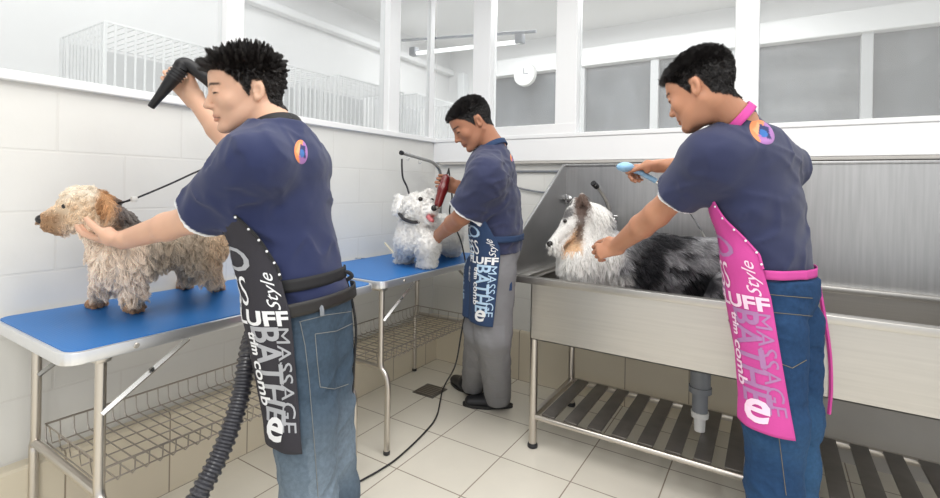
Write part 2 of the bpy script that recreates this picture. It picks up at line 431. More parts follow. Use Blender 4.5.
# ================================================================ grooming tables
def grooming_table(y0, y1, legs_y, label):
    X0, X1, ZT = -2.03, -1.46, 0.79
    r = empty('grooming_table', ((X0 + X1) / 2, (y0 + y1) / 2, 0), label, 'table', 'blue topped grooming tables along the wall')
    def rr(x0, x1, ya, yb, rad, n=5):
        pts = []
        for (cx, cy, a0) in ((x1 - rad, yb - rad, 0), (x0 + rad, yb - rad, 90), (x0 + rad, ya + rad, 180), (x1 - rad, ya + rad, 270)):
            for k in range(n + 1):
                a = math.radians(a0 + 90 * k / n); pts.append((cx + rad * math.cos(a), cy + rad * math.sin(a)))
        return pts
    MB().prism(rr(X0, X1, y0, y1, 0.045), 2, ZT - 0.034, ZT - 0.002, 0.003).build('edge_rim', 'aluminium', r)
    MB().prism(rr(X0 + 0.012, X1 - 0.012, y0 + 0.012, y1 - 0.012, 0.038), 2, ZT - 0.004, ZT + 0.001).build('table_mat', 'blue_mat', r, smooth=False)
    for (x, y) in ((X1 + 0.001, y0 + 0.16), (X1 + 0.001, y1 - 0.16)):
        MB().lathe([(0.0, 0), (0.008, 0), (0.006, 0.003)], (x, y, ZT - 0.018), (1, 0, 0), 10).build('rivet', 'steel_tube', r)
    zs = 0.385
    for k, y in enumerate(legs_y):
        for sx, xt, xf in ((1, -1.505, -1.455), (-1, -1.965, -1.975)):
            xo = xt + (0.045 if sx > 0 else -0.012)
            pts = [(xt, y, ZT - 0.05), (xt, y, zs + 0.03)] + arc((xt, y, zs + 0.03), (xt, y, zs), (xt + sx * 0.015, y, zs - 0.012), 4)[1:] + \
                arc((xt + sx * 0.015, y, zs - 0.012), (xo, y, zs - 0.03), (xo, y, zs - 0.09), 6)[1:] + [(xo, y, 0.012)]
            leg = MB().tube(pts, 0.0135, 12).build('leg', 'steel_tube', r)
            MB().lathe([(0.012, 0), (0.0155, 0.002), (0.0155, 0.016), (0.012, 0.02)], (xo, y, 0.0), n=12).build('rubber_foot', 'black_rubber', leg)
        MB().tube([(-1.965, y, zs), (-1.505, y, zs)], 0.0125, 10).build('cross_bar', 'steel_tube', r)
        MB().box((-1.985, y - 0.018, ZT - 0.052), (-1.485, y + 0.018, ZT - 0.035), 0.003).build('leg_bracket', 'steel_tube', r)
        s = 1 if k == 0 else -1
        for xt in (-1.505, -1.965):
            m = MB().tube([(xt + 0.012, y, 0.60), (xt + 0.012, y + s * 0.22, ZT - 0.045)], 0.0085, 4)
            m.lathe([(0.0, 0), (0.008, 0), (0.006, 0.005)], (xt + 0.02, y + s * 0.115, 0.685), (1, 0, 0), 10)
            m.build('brace', 'arm_metal', r)
    # wire basket shelf hung between the leg frames
    b = MB(); xa, xb, ya, yb, zb, zr = -1.95, -1.52, legs_y[0] + 0.02, legs_y[1] - 0.02, 0.385, 0.44
    b.tube([(xa, ya, zr), (xb, ya, zr), (xb, yb, zr), (xa, yb, zr)], 0.0035, 6, closed=True)
    n = int((yb - ya) / 0.036)
    for i in range(n + 1):
        y = ya + (yb - ya) * i / n
        b.tube([(xa, y, zr), (xa + 0.004, y, zb + 0.012), (xa + 0.016, y, zb), (xb - 0.016, y, zb), (xb - 0.004, y, zb + 0.012), (xb, y, zr)], 0.0022, 5)
    for i in range(6):
        x = xa + 0.03 + (xb - xa - 0.06) * i / 5
        b.tube([(x, ya, zr), (x, ya + 0.008, zb), (x, yb - 0.008, zb), (x, yb, zr)], 0.0024, 5)
    b.build('wire_basket', 'wire', r)
    return r
grooming_table(0.47, 1.57, (0.565, 1.45), 'blue topped folding grooming table with wire basket, the shaggy tan dog stands on it')
grooming_table(1.60, 2.66, (1.655, 2.50), 'blue topped folding grooming table with wire basket, the white curly dog stands on it')

# grooming arms (chrome posts with a bent arm)
def grooming_arm(pts, clamp, label, loops, rad=0.0105):
    r = empty('leash_stand', tuple(clamp), label, 'leash stand', None)
    MB().tube(pts, rad, 12).build('post', 'arm_metal', r)
    c = np.array(clamp)
    m = MB(); m.box(c + (-0.02, -0.02, 0.0), c + (0.02, 0.02, 0.05), 0.004); m.build('clamp', 'black_plastic', r)
    for q in loops:
        q = np.array(q); m = MB()
        m.tube([q + (0.012 * math.cos(t), 0, -0.022 + 0.012 * math.sin(t)) for t in np.linspace(0, 2 * math.pi, 10, endpoint=False)], 0.0022, 6, closed=True)
        m.build('ring', 'chrome', r)
    MB().lathe([(0, -0.004), (0.013, -0.004), (0.014, 0.0), (0.014, 0.012), (0, 0.014)], pts[-1], np.array(pts[-1]) - np.array(pts[-2]), 12).build('end_knob', 'black_plastic', r)
    return r
def on_plane_y(x, y, Y):
    rr_ = ray(x, y); return CAM + rr_ * (Y / rr_[1])
def on_plane_x(x, y, X):
    rr_ = ray(x, y); return CAM + rr_ * (X / rr_[0])
p_low = on_plane_y(441, 180, 2.62); X2 = p_low[0]
p_end, p_mid, p_bend = on_plane_x(402, 153, X2), on_plane_x(424, 159.5, X2), on_plane_x(438, 163, X2)
base2 = np.array([X2, 2.62, 0.79])
grooming_arm([(X2, 2.62, 0.80), tuple(p_low)] + arc(p_low, (X2, 2.62, p_bend[2] + 0.005), p_mid, 8)[1:] + [tuple(p_end)], base2,
             'grey metal leash stand with dangling hooks above the white curly dog', [p_end + 0.25 * (p_mid - p_end), p_end + 0.8 * (p_mid - p_end)])
p_low = on_plane_y(322, 175, 1.52); p_t = on_plane_y(316, 148, 1.52); X1a = p_low[0]
zt = p_t[2]
grooming_arm([(X1a, 1.52, 0.80), (X1a, 1.52, zt - 0.06)] + arc((X1a, 1.52, zt - 0.06), (X1a, 1.52, zt + 0.01), (X1a, 1.45, zt + 0.012), 7)[1:] + [(X1a, 1.18, zt + 0.02)],
             (X1a, 1.52, 0.79), 'grey metal leash stand post rising behind the back of the man with the dryer', [(X1a, 1.20, zt)], 0.012)
# leads
def lead(pts, label, r_=0.0035, tag_at=None):
    o = empty('grooming_lead', tuple(pts[0]), label, 'lead')
    MB().tube(spline(pts, 6), r_, 6).build('cord', 'black_rubber', o)
    if tag_at is not None:
        MB().box(np.array(tag_at) - 0.008, np.array(tag_at) + 0.008, 0.002).build('slider', 'white_plastic', o)
    return o
col1 = P(118, 203, 1.52); sl = P(134, 199, 1.53)
far1 = (X1a, 1.20, zt - 0.03)
lead([far1, P(206, 168, 1.66), P(170, 184, 1.59), sl, P(118, 204, 1.54), P(112, 214, 1.54)], 'thin black grooming lead running from the tan dog up behind the man', 0.0032, sl)
lead([P(135, 198, 1.535), P(122, 203, 1.57), P(113, 209, 1.58)], 'short black loop of the lead at the neck of the tan dog', 0.003)
hk = p_end + (0.0, 0, -0.035)
dk = (hk - CAM) @ cF
lead([hk, P(402, 168, dk), P(403, 178, dk), P(407, 187, dk + 0.02), P(410, 197, dk)], 'black noose lead hanging from the chrome arm to the white dog', 0.006)

# tools lying on the far table behind the white dog
def on_table(x, y, z=0.79):  # point of a level surface
    r_ = ray(x, y); return CAM + r_ * (z - CAM_H) / r_[2]
tb = empty('slicker_brush', tuple(on_table(388, 250)), 'wooden slicker brush lying behind the white dog on the blue table', 'brush')
c = on_table(389, 249)
MB().box(c + (-0.05, -0.03, 0.012), c + (0.05, 0.03, 0.035), 0.006, Matrix.Rotation(0.5, 3, 'Z') @ Matrix.Rotation(0.55, 3, 'Y')).build('pad', 'wood_tool', tb)
MB().tube([c + (0.0, 0, 0.03), c + (-0.08, -0.09, 0.008)], 0.009, 8).build('handle', 'wood_tool', tb)
c = on_table(381, 252)
sc_ = empty('grooming_comb', tuple(c), 'dark handled comb lying at the wall edge of the blue table', 'comb')
MB().box(c + (-0.06, -0.012, 0.002), c + (0.05, 0.012, 0.016), 0.005, Matrix.Rotation(0.7, 3, 'Z')).build('handle', 'black_plastic', sc_)
m = MB()
for i in range(14): m.tube([c + (0.03 + i * 0.003, 0.03 + i * 0.004, 0.01), c + (0.045 + i * 0.003, 0.012 + i * 0.004, 0.004)], 0.0012, 4)
m.build('teeth', 'steel_tube', sc_)
c = on_table(389, 248)
st = MB().tube([P(385, 243, 2.83), P(395, 255, 2.70)], 0.006, 8).build('nail_file', 'pale_plastic'); tag(st, 'pale thin stick leaning on the wooden brush on the blue table', 'stick')
c = on_table(350, 259)
m = MB(); m.tube([c + (0, 0, 0.004), c + (0.07, 0.05, 0.004)], 0.004, 6); m.tube([c + (0.0, 0.03, 0.004), c + (0.07, 0.02, 0.004)], 0.004, 6)
m.tube([c + (-0.02 + 0.015 * math.cos(t), 0.0 + 0.015 * math.sin(t), 0.004) for t in np.linspace(0, 6.28, 10, endpoint=False)], 0.003, 6, closed=True)
tag(m.build('scissors', 'chrome'), 'small steel scissors on the blue table beside the belt of the man in front', 'scissors')

# ================================================================ washing sink
def sink():
    XL, XR, YF, YB, ZR = -1.035, 1.05, 2.05, 2.72, 0.805
    r = empty('dog_washing_sink', (0.0, 2.38, 0.0), 'large stainless steel dog bath with high splash walls and slatted undershelf', 'sink')
    m = MB()
    m.box((XL, YF - 0.012, ZR - 0.03), (XR, YF + 0.035, ZR), 0.004)                      # front rim
    m.box((XL, YF - 0.004, ZR - 0.028), (XL + 0.06, YB, ZR - 0.001), 0.003)
    m.box((XR - 0.06, YF - 0.004, ZR - 0.028), (XR, YB, ZR - 0.001), 0.003)
    m.box((XL, YB - 0.05, ZR - 0.028), (XR, YB, ZR - 0.001), 0.003)
    m.build('rim', 'steel', r)
    m = MB(); x0, x1, y0, y1, zb = XL + 0.09, XR - 0.09, YF + 0.01, YB - 0.03, 0.515
    t = 0.004
    m.box((x0, y0, zb), (x1, y0 + t, ZR - 0.01)); m.box((x0, y1 - t, zb), (x1, y1, ZR - 0.01))
    m.box((x0, y0, zb), (x0 + t, y1, ZR - 0.01)); m.box((x1 - t, y0, zb), (x1, y1, ZR - 0.01))
    m.box((x0, y0, zb), (x1, y1, zb + t))
    m.box((XL + 0.06, YF + 0.03, ZR - 0.02), (x0 + t, YB - 0.04, ZR - 0.016)); m.box((x1 - t, YF + 0.03, ZR - 0.02), (XR - 0.06, YB - 0.04, ZR - 0.016))
    m.build('basin', 'steel', r)
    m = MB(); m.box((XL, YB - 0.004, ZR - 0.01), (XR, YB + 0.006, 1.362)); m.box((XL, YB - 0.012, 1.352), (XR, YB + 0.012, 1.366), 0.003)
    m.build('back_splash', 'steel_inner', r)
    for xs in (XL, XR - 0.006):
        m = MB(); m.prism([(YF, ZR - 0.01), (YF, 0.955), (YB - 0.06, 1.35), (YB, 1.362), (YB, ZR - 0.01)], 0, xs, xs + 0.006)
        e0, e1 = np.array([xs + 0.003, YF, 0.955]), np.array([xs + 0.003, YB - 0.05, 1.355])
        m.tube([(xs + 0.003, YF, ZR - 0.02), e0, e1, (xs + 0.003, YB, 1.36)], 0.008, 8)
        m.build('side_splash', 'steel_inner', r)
    for x in (-0.935, 0.0, 0.93):
        for y in (2.085, 2.60):
            if x == 0.0 and y > 2.5: continue
            if x == 0.0: continue
            leg = MB().tube([(x, y, 0.02), (x, y, 0.53)], 0.0185, 16).build('leg', 'steel_tube', r)
            MB().lathe([(0.019, 0), (0.024, 0.003), (0.024, 0.014), (0.02, 0.022)], (x, y, 0), n=16).build('foot', 'black_rubber', leg)
    m = MB()
    m.tube([(-0.935, 2.085, 0.145), (0.93, 2.085, 0.145)], 0.0125, 12)
    m.box((-0.935, 2.585, 0.132), (0.93, 2.615, 0.158), 0.003)
    for x in (-0.935, 0.93): m.box((x - 0.012, 2.085, 0.132), (x + 0.012, 2.60, 0.158), 0.003)
    m.build('shelf_frame', 'steel_tube', r)
    n = 17
    for i in range(n):
        x = -0.865 + i * 0.1085
        MB().box((x - 0.031, 2.095, 0.150), (x + 0.031, 2.592, 0.162), 0.002).build('shelf_slat', 'dark_steel', r)
    # taps
    for (px_, py_) in ((569, 199),):
        q = on_plane_y(px_, py_, YB - 0.01)
        m = MB().lathe([(0.0, -0.002), (0.022, 0), (0.022, 0.006), (0.010, 0.012), (0.010, 0.05), (0.0, 0.052)], q, (0, -1, 0), 16)
        m.box(q + (-0.03, -0.055, -0.006), q + (0.03, -0.042, 0.006), 0.003); m.box(q + (-0.006, -0.055, -0.03), q + (0.006, -0.042, 0.03), 0.003)
        m.build('tap', 'arm_metal', r)
    q = on_plane_y(612, 222, YB - 0.01)
    m = MB().lathe([(0.0, -0.002), (0.028, 0), (0.028, 0.006), (0.013, 0.012), (0.013, 0.06), (0.0, 0.062)], q, (0, -1, 0), 16)
    m.tube([q + (0, -0.05, -0.05), q + (0, -0.05, 0.07)], 0.012, 10)
    m.box(q + (-0.045, -0.056, 0.03), q + (0.045, -0.044, 0.042), 0.003)
    m.box(q + (-0.04, -0.056, -0.04), q + (0.04, -0.044, -0.028), 0.003)
    m.build('mixer_valve', 'chrome', r)
    e = [P(594, 184, 2.42), P(600, 190, 2.46), P(606, 200, 2.52), P(611, 214, 2.60), tuple(q + (0.005, -0.05, 0.06))]
    sp = MB().tube(spline(e, 6), 0.0115, 10).build('spout', 'chrome', r)
    m = MB().tube([P(593, 183, 2.42), P(597, 187, 2.44)], 0.0145, 10); m.build('spout_tip', 'black_plastic', sp)
    # drain pipe
    q = P(701, 378, 2.08); x, y = q[0], 2.34
    rr_ = ray(700, 400); q = CAM + rr_ * (2.34 / rr_[1]); x = q[0]
    MB().tube([(x, y, 0.36), (x, y, 0.52)], 0.042, 20).build('drain_pipe', 'grey_plastic', r)
    dp = MB().tube([(x, y, 0.23), (x, y, 0.40)], 0.032, 20); dp.tube([(x, y, 0.335), (x, y, 0.36)], 0.047, 20)
    dp.build('drain_pipe', 'grey_plastic', r)
    MB().lathe([(0.0, 0.165), (0.022, 0.165), (0.024, 0.22), (0.035, 0.225), (0.037, 0.25), (0.0, 0.25)], (x, y, 0), n=18).build('drain_end', 'white_plastic', r)
sink()
# pipes and cable on the wall between man and sink
t = MB(); t.tube([(-1.45, 2.768, 1.325), (-1.035, 2.768, 1.325)], 0.007, 8); tag(t.build('wall_pipe', 'grey_plastic'), 'thin straight grey pipe on the white wall left of the sink', 'pipe')
t = MB(); t.tube(spline([(-1.45, 2.765, 1.235), (-1.25, 2.762, 1.20), (-1.12, 2.762, 1.195), (-1.03, 2.765, 1.22)], 6), 0.006, 8); tag(t.build('wall_cable', 'grey_plastic'), 'sagging grey cable on the white wall left of the sink', 'cable')
# floor drain
q = on_table(430, 391, 0.0)
dr = empty('floor_drain', (q[0], q[1], 0), 'small square metal floor drain near the foot of the far table', 'drain')
MB().box((q[0] - 0.075, q[1] - 0.075, 0.0), (q[0] + 0.075, q[1] + 0.075, 0.004), 0.001).build('plate', 'dark_steel', dr)
m = MB()
for i in range(6): m.box((q[0] - 0.055, q[1] - 0.055 + i * 0.02, 0.004), (q[0] + 0.055, q[1] - 0.047 + i * 0.02, 0.0055))
m.build('grate', 'wire', dr)
# ================================================================ organic surfaces from blended volumes
def nrm(v): v = np.asarray(v, float); return v / (np.linalg.norm(v) + 1e-12)
def smin(a, b, k):
    if k <= 0: return np.minimum(a, b)
    h = np.maximum(k - np.abs(a - b), 0) / k
    return np.minimum(a, b) - h * h * k * 0.25
def cone(a, b, r1, r2, wide=None, ratio=1.0):
    """tapered limb a->b; 'wide' stretches the section by ratio along that direction"""
    a, b = np.array(a, float), np.array(b, float)
    if wide is not None:
        w = nrm(wide); S = np.eye(3) + (1 / ratio - 1) * np.outer(w, w)
        a_, b_ = S @ a, S @ b
    else: S = None; a_, b_ = a, b
    ba = b_ - a_; L2 = ba @ ba + 1e-12
    S32 = None if S is None else S.astype(np.float32)
    def f(p):
        q = p if S32 is None else p @ S32.T
        pa = q - a_.astype(np.float32)
        h = np.clip(pa @ ba.astype(np.float32) / L2, 0, 1)
        return np.linalg.norm(pa - h[:, None] * ba.astype(np.float32), axis=1) - (r1 + (r2 - r1) * h)
    f.lo = np.minimum(a, b) - max(r1, r2) * max(ratio, 1); f.hi = np.maximum(a, b) + max(r1, r2) * max(ratio, 1)
    return f
def ell(c, r, axes=None):
    c = np.array(c, np.float32); r = np.array(r, np.float32)
    A = np.eye(3, dtype=np.float32) if axes is None else np.array(axes, np.float32)
    def f(p):
        q = (p - c) @ A.T
        k0 = np.linalg.norm(q / r, axis=1); k1 = np.linalg.norm(q / (r * r), axis=1)
        return k0 * (k0 - 1.0) / np.maximum(k1, 1e-6)
    R = float(r.max()); f.lo = c - R; f.hi = c + R
    return f
def half(n, c):
    n = nrm(n).astype(np.float32); c = np.array(c, np.float32)
    def f(p): return (p - c) @ n                      # negative on the side opposite n
    f.lo = None; return f
class Vol:
    def __init__(s): s.ops = []
    def u(s, f, k=0.02): s.ops.append(('u', f, k)); return s
    def sub(s, f, k=0.005): s.ops.append(('s', f, k)); return s
    def cut(s, f, k=0.003): s.ops.append(('i', f, k)); return s
    def disp(s, g, amp): s.ops.append(('d', g, amp)); return s
    def chain(s, pts, rs, k=0.02, wide=None, ratio=1.0):
        for i in range(len(pts) - 1): s.u(cone(pts[i], pts[i + 1], rs[i], rs[i + 1], wide, ratio), k if i == 0 or True else k)
        return s
    def __call__(s, p, dc=None, R=None):
        p = np.asarray(p, np.float32); d = np.full(len(p), 1.0, np.float32)
        for op, f, k in s.ops:
            if op == 'u': d = smin(d, f(p), k)
            elif op == 's': d = -smin(-d, f(p), k)
            elif op == 'i': d = -smin(-d, -f(p), k)
            elif op == 'd': d = d + f(p)
        return d
    def bounds(s):
        lo = np.min([f.lo for op, f, k in s.ops if op == 'u'], axis=0); hi = np.max([f.hi for op, f, k in s.ops if op == 'u'], axis=0)
        return lo, hi
    def mesh(s, vox=0.004, smooth=1, pad=0.03):
        lo, hi = s.bounds(); lo = lo - pad; hi = hi + pad
        B = 8
        nb = np.ceil((hi - lo) / (vox * B)).astype(int) + 1
        N = nb * B + 1
        R = vox * B * 0.87
        gi = np.stack(np.meshgrid(*[np.arange(n) for n in nb], indexing='ij'), -1).reshape(-1, 3)
        cen = (lo + (gi * B + B / 2) * vox).astype(np.float32)
        D = np.concatenate([s(c) for c in np.array_split(cen, max(1, len(cen) // 200000))])
        act = np.abs(D) < R * 1.6 + 0.02
        vol = np.repeat(np.repeat(np.repeat(D.reshape(nb), B, 0), B, 1), B, 2)
        full = np.full(N, 1.0, np.float32); full[:-1, :-1, :-1] = vol
        gi = gi[act]; cen = cen[act]
        off = np.stack(np.meshgrid(*[np.arange(B + 1)] * 3, indexing='ij'), -1).reshape(-1, 3)
        nper = len(off)
        # limb pieces that matter to each active block
        rel = []
        for op, f, k in s.ops:
            if op == 'd': rel.append(np.ones(len(cen), bool)); continue
            dc = f(cen)
            rel.append(dc < R * 2.4 + (k if op == 'u' else 0) + 0.01 if op in 'us' else dc > -(R * 2.4 + k + 0.01))
        CH = 400
        for c0 in range(0, len(gi), CH):
            sl = slice(c0, c0 + CH); g = gi[sl]
            idx = (g[:, None, :] * B + off[None]).reshape(-1, 3)
            p = (lo + idx * vox).astype(np.float32)
            d = np.full(len(p), 0.3, np.float32)
            for (op, f, k), rl in zip(s.ops, rel):
                m = rl[sl]
                if not m.any(): continue
                mm = np.repeat(m, nper)
                if m.all(): mm = slice(None)
                pp = p[mm]; dd = d[mm]
                if op == 'u': d[mm] = smin(dd, f(pp), k)
                elif op == 's': d[mm] = -smin(-dd, f(pp), k)
                elif op == 'i': d[mm] = -smin(-dd, -f(pp), k)
                elif op == 'd': d[mm] = dd + f(pp)
            full[idx[:, 0], idx[:, 1], idx[:, 2]] = d
        ins = full < 0
        # surface nets
        c = np.zeros(tuple(np.array(full.shape) - 1), np.uint8)
        for dx in (0, 1):
            for dy in (0, 1):
                for dz in (0, 1): c += ins[dx:N[0] - 1 + dx, dy:N[1] - 1 + dy, dz:N[2] - 1 + dz]
        cells = np.argwhere((c > 0) & (c < 8))
        ids = np.full(c.shape, -1, np.int32); ids[tuple(cells.T)] = np.arange(len(cells))
        acc = np.zeros((len(cells), 3)); cnt = np.zeros(len(cells))
        corners = np.array([[x, y, z] for x in (0, 1) for y in (0, 1) for z in (0, 1)])
        vals = np.stack([full[tuple((cells + q).T)] for q in corners], 1)
        for i in range(8):
            for j in range(i + 1, 8):
                if np.abs(corners[i] - corners[j]).sum() != 1: continue
                a, b = vals[:, i], vals[:, j]; m = (a < 0) != (b < 0)
                t = a[m] / (a[m] - b[m])
                acc[m] += corners[i] + t[:, None] * (corners[j] - corners[i]); cnt[m] += 1
        V = lo + (cells + acc / cnt[:, None]) * vox
        F = []
        for ax in range(3):
            sl0 = [slice(1, -1)] * 3; sl1 = [slice(1, -1)] * 3
            sl0[ax] = slice(0, -1); sl1[ax] = slice(1, None)
            s0 = ins[tuple(sl0)]; s1 = ins[tuple(sl1)]
            for flip, mk in ((False, s0 & ~s1), (True, ~s0 & s1)):
                e = np.argwhere(mk)
                if not len(e): continue
                off_ = np.ones(3, int); off_[ax] = 0; e = e + off_
                u, v = [(1, 2), (2, 0), (0, 1)][ax]
                du, dv = np.zeros(3, int), np.zeros(3, int); du[u] = 1; dv[v] = 1
                q = [ids[tuple((e - du - dv).T)], ids[tuple((e - dv).T)], ids[tuple(e.T)], ids[tuple((e - du).T)]]
                q = np.stack(q, 1)
                q = q[(q >= 0).all(1)]
                F.append(q[:, ::-1] if flip else q)
        F = np.concatenate(F)
        # light relaxation
        for _ in range(smooth):
            S = np.zeros_like(V); n = np.zeros(len(V))
            for i in range(4):
                np.add.at(S, F[:, i], V[F[:, (i + 1) % 4]] + V[F[:, i - 1]]); np.add.at(n, F[:, i], 2)
            V = 0.5 * V + 0.5 * S / np.maximum(n, 1)[:, None]
        return V, F
def wobble(seed, freq, aniso=(1, 1, 1), n=5):
    g = np.random.default_rng(seed); D = g.normal(size=(n, 3)) * np.array(aniso) * freq; ph = g.uniform(0, 6.28, n)
    D = D.astype(np.float32)
    def f(p):
        w = np.zeros(len(p), np.float32)
        for i in range(n): w += np.sin(p @ D[i] + ph[i] + 0.8 * w)
        return w / n
    return f
def disp(seed, freq, amp, aniso=(1, 1, 1), mask=None):
    w = wobble(seed, freq, aniso)
    if mask is None: return lambda p: amp * w(p)
    return lambda p: amp * w(p) * mask(p)
def sstep(a, b, x): t = np.clip((x - a) / (b - a), 0, 1); return t * t * (3 - 2 * t)
def normals_of(V, F):
    n = np.cross(V[F[:, 2]] - V[F[:, 0]], V[F[:, 3]] - V[F[:, 1]]); N_ = np.zeros_like(V)
    for i in range(4): np.add.at(N_, F[:, i], n)
    return N_ / (np.linalg.norm(N_, axis=1)[:, None] + 1e-12)
def mixc(c, d, m): return c * (1 - m[:, None]) + np.array(d)[None] * m[:, None]

def sample(V, F, n, weight=None, rng=RNG):
    T = np.concatenate([F[:, [0, 1, 2]], F[:, [0, 2, 3]]]); N_ = normals_of(V, F)
    a, b, c = V[T[:, 0]], V[T[:, 1]], V[T[:, 2]]
    A = np.linalg.norm(np.cross(b - a, c - a), axis=1)
    if weight is not None: A = A * np.clip(weight((a + b + c) / 3), 0, None)
    A = A / A.sum(); i = rng.choice(len(T), n, p=A)
    u = rng.uniform(size=(n, 2)); m = u.sum(1) > 1; u[m] = 1 - u[m]
    w = np.stack([1 - u.sum(1), u[:, 0], u[:, 1]], 1)
    p = (V[T[i]] * w[:, :, None]).sum(1); nn = (N_[T[i]] * w[:, :, None]).sum(1)
    return p, nn / (np.linalg.norm(nn, axis=1)[:, None] + 1e-12)
def hair_mat(name, rough=0.6, spec=0.3, vary=False):
    m = bpy.data.materials.new(name); MATS[name] = m
    nt, b = nodes(m); a = nt.nodes.new('ShaderNodeAttribute'); a.attribute_name = 'col'
    nt.links.new(a.outputs['Color'], b.inputs['Base Color']); b.inputs['Roughness'].default_value = rough
    b.inputs['Specular IOR Level'].default_value = spec
    return m
hair_mat('fur'); hair_mat('human_hair', 0.42, 0.5)
def strands(name, roots, dirs, length, cols, radius=0.0006, parent=None, k=6, gravity=0.3, curl=0.0, curl_f=8.0, clump=None, material='fur', rng=RNG):
    n = len(roots); L = np.asarray(length) * np.ones(n)
    t = np.linspace(0, 1, k)
    pts = np.zeros((n, k, 3)); p = roots - dirs * 0.002; d = dirs.copy(); pts[:, 0] = p
    side = np.cross(d, rng.normal(size=(n, 3))); side /= np.linalg.norm(side, axis=1)[:, None] + 1e-9
    side2 = np.cross(d, side)
    ph = rng.uniform(0, 6.28, n)
    for j in range(1, k):
        p = p + d * (L / (k - 1))[:, None]
        d = d + np.array([0, 0, -1.0]) * gravity / (k - 1); d /= np.linalg.norm(d, axis=1)[:, None] + 1e-9
        pts[:, j] = p
    if curl:
        for j in range(1, k):
            a = ph + curl_f * t[j]
            pts[:, j] += curl * t[j] * (np.cos(a)[:, None] * side + np.sin(a)[:, None] * side2)
    if clump:
        nc = max(1, int(n * clump[0])); ci = rng.choice(n, nc, replace=False)
        best = np.zeros(n, int)
        for c0 in range(0, n, 1500):
            dd = ((roots[c0:c0 + 1500, None, :] - roots[ci][None]) ** 2).sum(2); best[c0:c0 + 1500] = ci[dd.argmin(1)]
        for j in range(1, k):
            w = clump[1] * t[j] ** 1.2
            pts[:, j] = pts[:, j] * (1 - w) + pts[best, j] * w
    og = origin_of(parent) if parent is not None else np.zeros(3)
    pts = pts - og
    cu = bpy.data.hair_curves.new(name); cu.add_curves([k] * n)
    cu.position_data.foreach_set('vector', pts.astype(np.float32).ravel())
    ra = cu.attributes.get('radius') or cu.attributes.new('radius', 'FLOAT', 'POINT')
    rr = np.tile(radius * (1 - 0.75 * t ** 2), n).astype(np.float32); ra.data.foreach_set('value', rr)
    ca = cu.attributes.new('col', 'FLOAT_COLOR', 'CURVE'); c4 = np.ones((n, 4), np.float32); c4[:, :3] = cols
    ca.data.foreach_set('color', c4.ravel())
    cu.materials.append(MATS[material])
    o = bpy.data.objects.new(name, cu); return link(o, parent)
mat('skin', (0.6, 0.4, 0.3), 0.5, attr='col', sss=0.12, bump=0.12, bscale=260, spec=0.35)
mat('dog_skin', (0.6, 0.5, 0.4), 0.75, attr='col', bump=0.4, bscale=90, spec=0.2)
mat('wet_nose', (0.02, 0.018, 0.018), 0.25)
mat('eye_dark', (0.015, 0.01, 0.008), 0.08)
mat('cloth_col', (0.1, 0.1, 0.2), 0.85, attr='col', bump=0.35, bscale=500, sheen=0.15, spec=0.2, bdist=0.001)
mat('denim', (0.1, 0.15, 0.25), 0.85, attr='col', vary=0.13, vscale=90, bump=0.5, bscale=420, spec=0.2, bdist=0.0015)
mat('shoe_leather', (0.018, 0.018, 0.022), 0.38, bump=0.15, bscale=40)
mat('sole', (0.02, 0.02, 0.02), 0.6)
mat('print_white', (0.82, 0.83, 0.85), 0.6)
mat('print_grey', (0.40, 0.41, 0.44), 0.6)
mat('print_pale_blue', (0.45, 0.62, 0.80), 0.6)
mat('print_mauve', (0.42, 0.20, 0.42), 0.6)
mat('print_pink', (0.95, 0.70, 0.86), 0.6)
# ================================================================ dogs
def add_ball(name, c, r, m, parent, squash=None):
    v = MB().lathe([(r * math.sin(a), -r * math.cos(a)) for a in np.linspace(0.02, math.pi - 0.02, 12)], c, squash if squash is not None else (0, 0, 1), 16)
    return v.build(name, m, parent)

